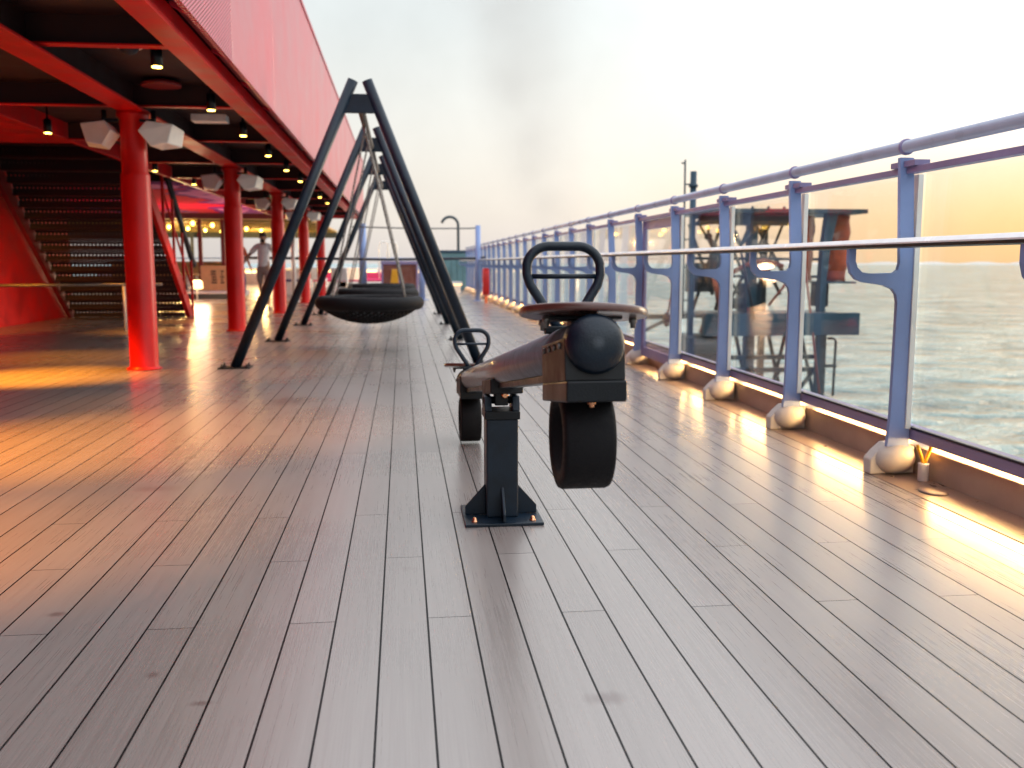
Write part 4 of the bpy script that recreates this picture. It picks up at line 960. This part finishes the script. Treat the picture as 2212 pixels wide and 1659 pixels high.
# thin bright overcast veil over the clear sky: cream towards the sunset, cool white elsewhere
tc = n.new('ShaderNodeTexCoord'); sp = n.new('ShaderNodeSeparateXYZ'); l.new(tc.outputs['Generated'], sp.inputs[0])
veil = ramp(n, l, sp.outputs['Z'], [(.0, (.90, .83, .79)), (.05, (.97, .92, .86)), (.13, (.98, .97, .94)), (.24, (.90, .95, .96)), (1, (.86, .90, .97))])
cl = noise(n, l, 2.2, 6, tc.outputs['Generated'], .6)
vs_ = n.new('ShaderNodeMix'); vs_.data_type = 'RGBA'
cv = ramp(n, l, cl.outputs['Fac'], [(.35, (.86,)*3), (.7, (1.06,)*3)])
vv = n.new('ShaderNodeVectorMath'); vv.operation = 'MULTIPLY'; dt = n.new('ShaderNodeVectorMath'); dt.operation = 'DOT_PRODUCT'; l.new(tc.outputs['Generated'], dt.inputs[0]); dt.inputs[1].default_value = (math.sin(SUN_AZ), math.cos(SUN_AZ), 0)
glow_ = n.new('ShaderNodeMapRange'); glow_.interpolation_type = 'SMOOTHSTEP'; glow_.inputs[1].default_value = .62; glow_.inputs[2].default_value = .99; l.new(dt.outputs['Value'], glow_.inputs[0])
low_ = n.new('ShaderNodeMapRange'); low_.interpolation_type = 'SMOOTHSTEP'; low_.inputs[1].default_value = .135; low_.inputs[2].default_value = .02; l.new(sp.outputs['Z'], low_.inputs[0])
vw = mixc(n, l, mth(n, l, 'MULTIPLY', glow_.outputs[0], low_.outputs[0]), veil.outputs['Color'], (1.02, .69, .35))
l.new(vw, vv.inputs[0]); l.new(cv.outputs['Color'], vv.inputs[1])
bg2 = n.new('ShaderNodeBackground'); bg2.inputs['Strength'].default_value = .62
bo = n.new('ShaderNodeMapRange'); bo.interpolation_type = 'SMOOTHSTEP'; bo.inputs[1].default_value = .26; bo.inputs[2].default_value = .62
bo.inputs[3].default_value = .57; bo.inputs[4].default_value = 1.45; l.new(sp.outputs['Z'], bo.inputs[0]); l.new(mth(n, l, 'MULTIPLY', bo.outputs[0], mth(n, l, 'ADD', mth(n, l, 'MULTIPLY', sp.outputs['X'], .35), .88)), bg2.inputs['Strength'])   # added brightness out of view overhead and to the sunset side, lights the deck
l.new(vv.outputs[0], bg2.inputs['Color'])
ad = n.new('ShaderNodeAddShader'); l.new(sky.outputs[0], bg.inputs['Color'])
l.new(bg.outputs[0], ad.inputs[0]); l.new(bg2.outputs[0], ad.inputs[1]); l.new(ad.outputs[0], n['World Output'].inputs['Surface'])
L = bpy.data.lights.new('sun', 'SUN'); L.energy = .55; L.angle = R(16); L.color = (1, .86, .70)
so = bpy.data.objects.new('sun', L); COL.objects.link(so)
sd = Vector((math.sin(SUN_AZ)*math.cos(SUN_EL), math.cos(SUN_AZ)*math.cos(SUN_EL), math.sin(SUN_EL)))
so.rotation_euler = (-sd).to_track_quat('-Z', 'Y').to_euler()
for x, y in [(-1.64, 6.93)]+SP: spot(x, y, 75, 56)
for x, y in SL_[:4]: spot(x, y, 180, 62)
for (x, y), (tx, ty), e in (((-3.7, 4.4), (-1.95, 5.4), 1350), ((-3.3, 2.3), (-1.95, 3.4), 800), ((-3.95, 8.3), (-3.2, 8.75), 1350), ((-5.1, 11.6), (-6.6, 16.2), 420)):  # unseen spots, no fixtures: deck pools, and one added to brighten the red wall
    o = spot(x, y, e*.95, 46); o.rotation_euler = (Vector((tx, ty, 0))-Vector((x, y, 2.27))).to_track_quat('-Z', 'Y').to_euler()
for x, y in ((-8, 36), (-6, 42), (-10, 40)):
    L = bpy.data.lights.new('shelter_bulb_glow', 'POINT'); L.energy = 240; L.color = (1, .60, .2); L.shadow_soft_size = .2
    o = bpy.data.objects.new('shelter_bulb_glow', L); COL.objects.link(o); o.location = (x, y, 1.9)

# ------------------------------------------------------------------ camera and render settings
cam = bpy.data.cameras.new('camera'); co = bpy.data.objects.new('camera', cam); COL.objects.link(co); S.camera = co
co.location = EYE; co.rotation_euler = Matrix((RT, UP, -FW)).transposed().to_euler()
cam.sensor_width = 36; cam.sensor_fit = 'HORIZONTAL'; cam.lens = 36*F_PX/2212; cam.clip_start = .05; cam.clip_end = 100000
cam.dof.use_dof = True; cam.dof.focus_distance = 3.1; cam.dof.aperture_fstop = 3.2; cam.dof.aperture_blades = 7
S.view_settings.view_transform = 'Standard'; S.view_settings.look = 'None'; S.view_settings.exposure = .9; S.view_settings.gamma = 1
S.render.engine = 'CYCLES'; S.cycles.use_denoising = True
try: S.cycles.denoiser = 'OPENIMAGEDENOISE'
except Exception: pass
S.cycles.max_bounces = 8; S.cycles.transparent_max_bounces = 24; S.cycles.volume_step_rate = 2; S.cycles.sample_clamp_indirect = 8
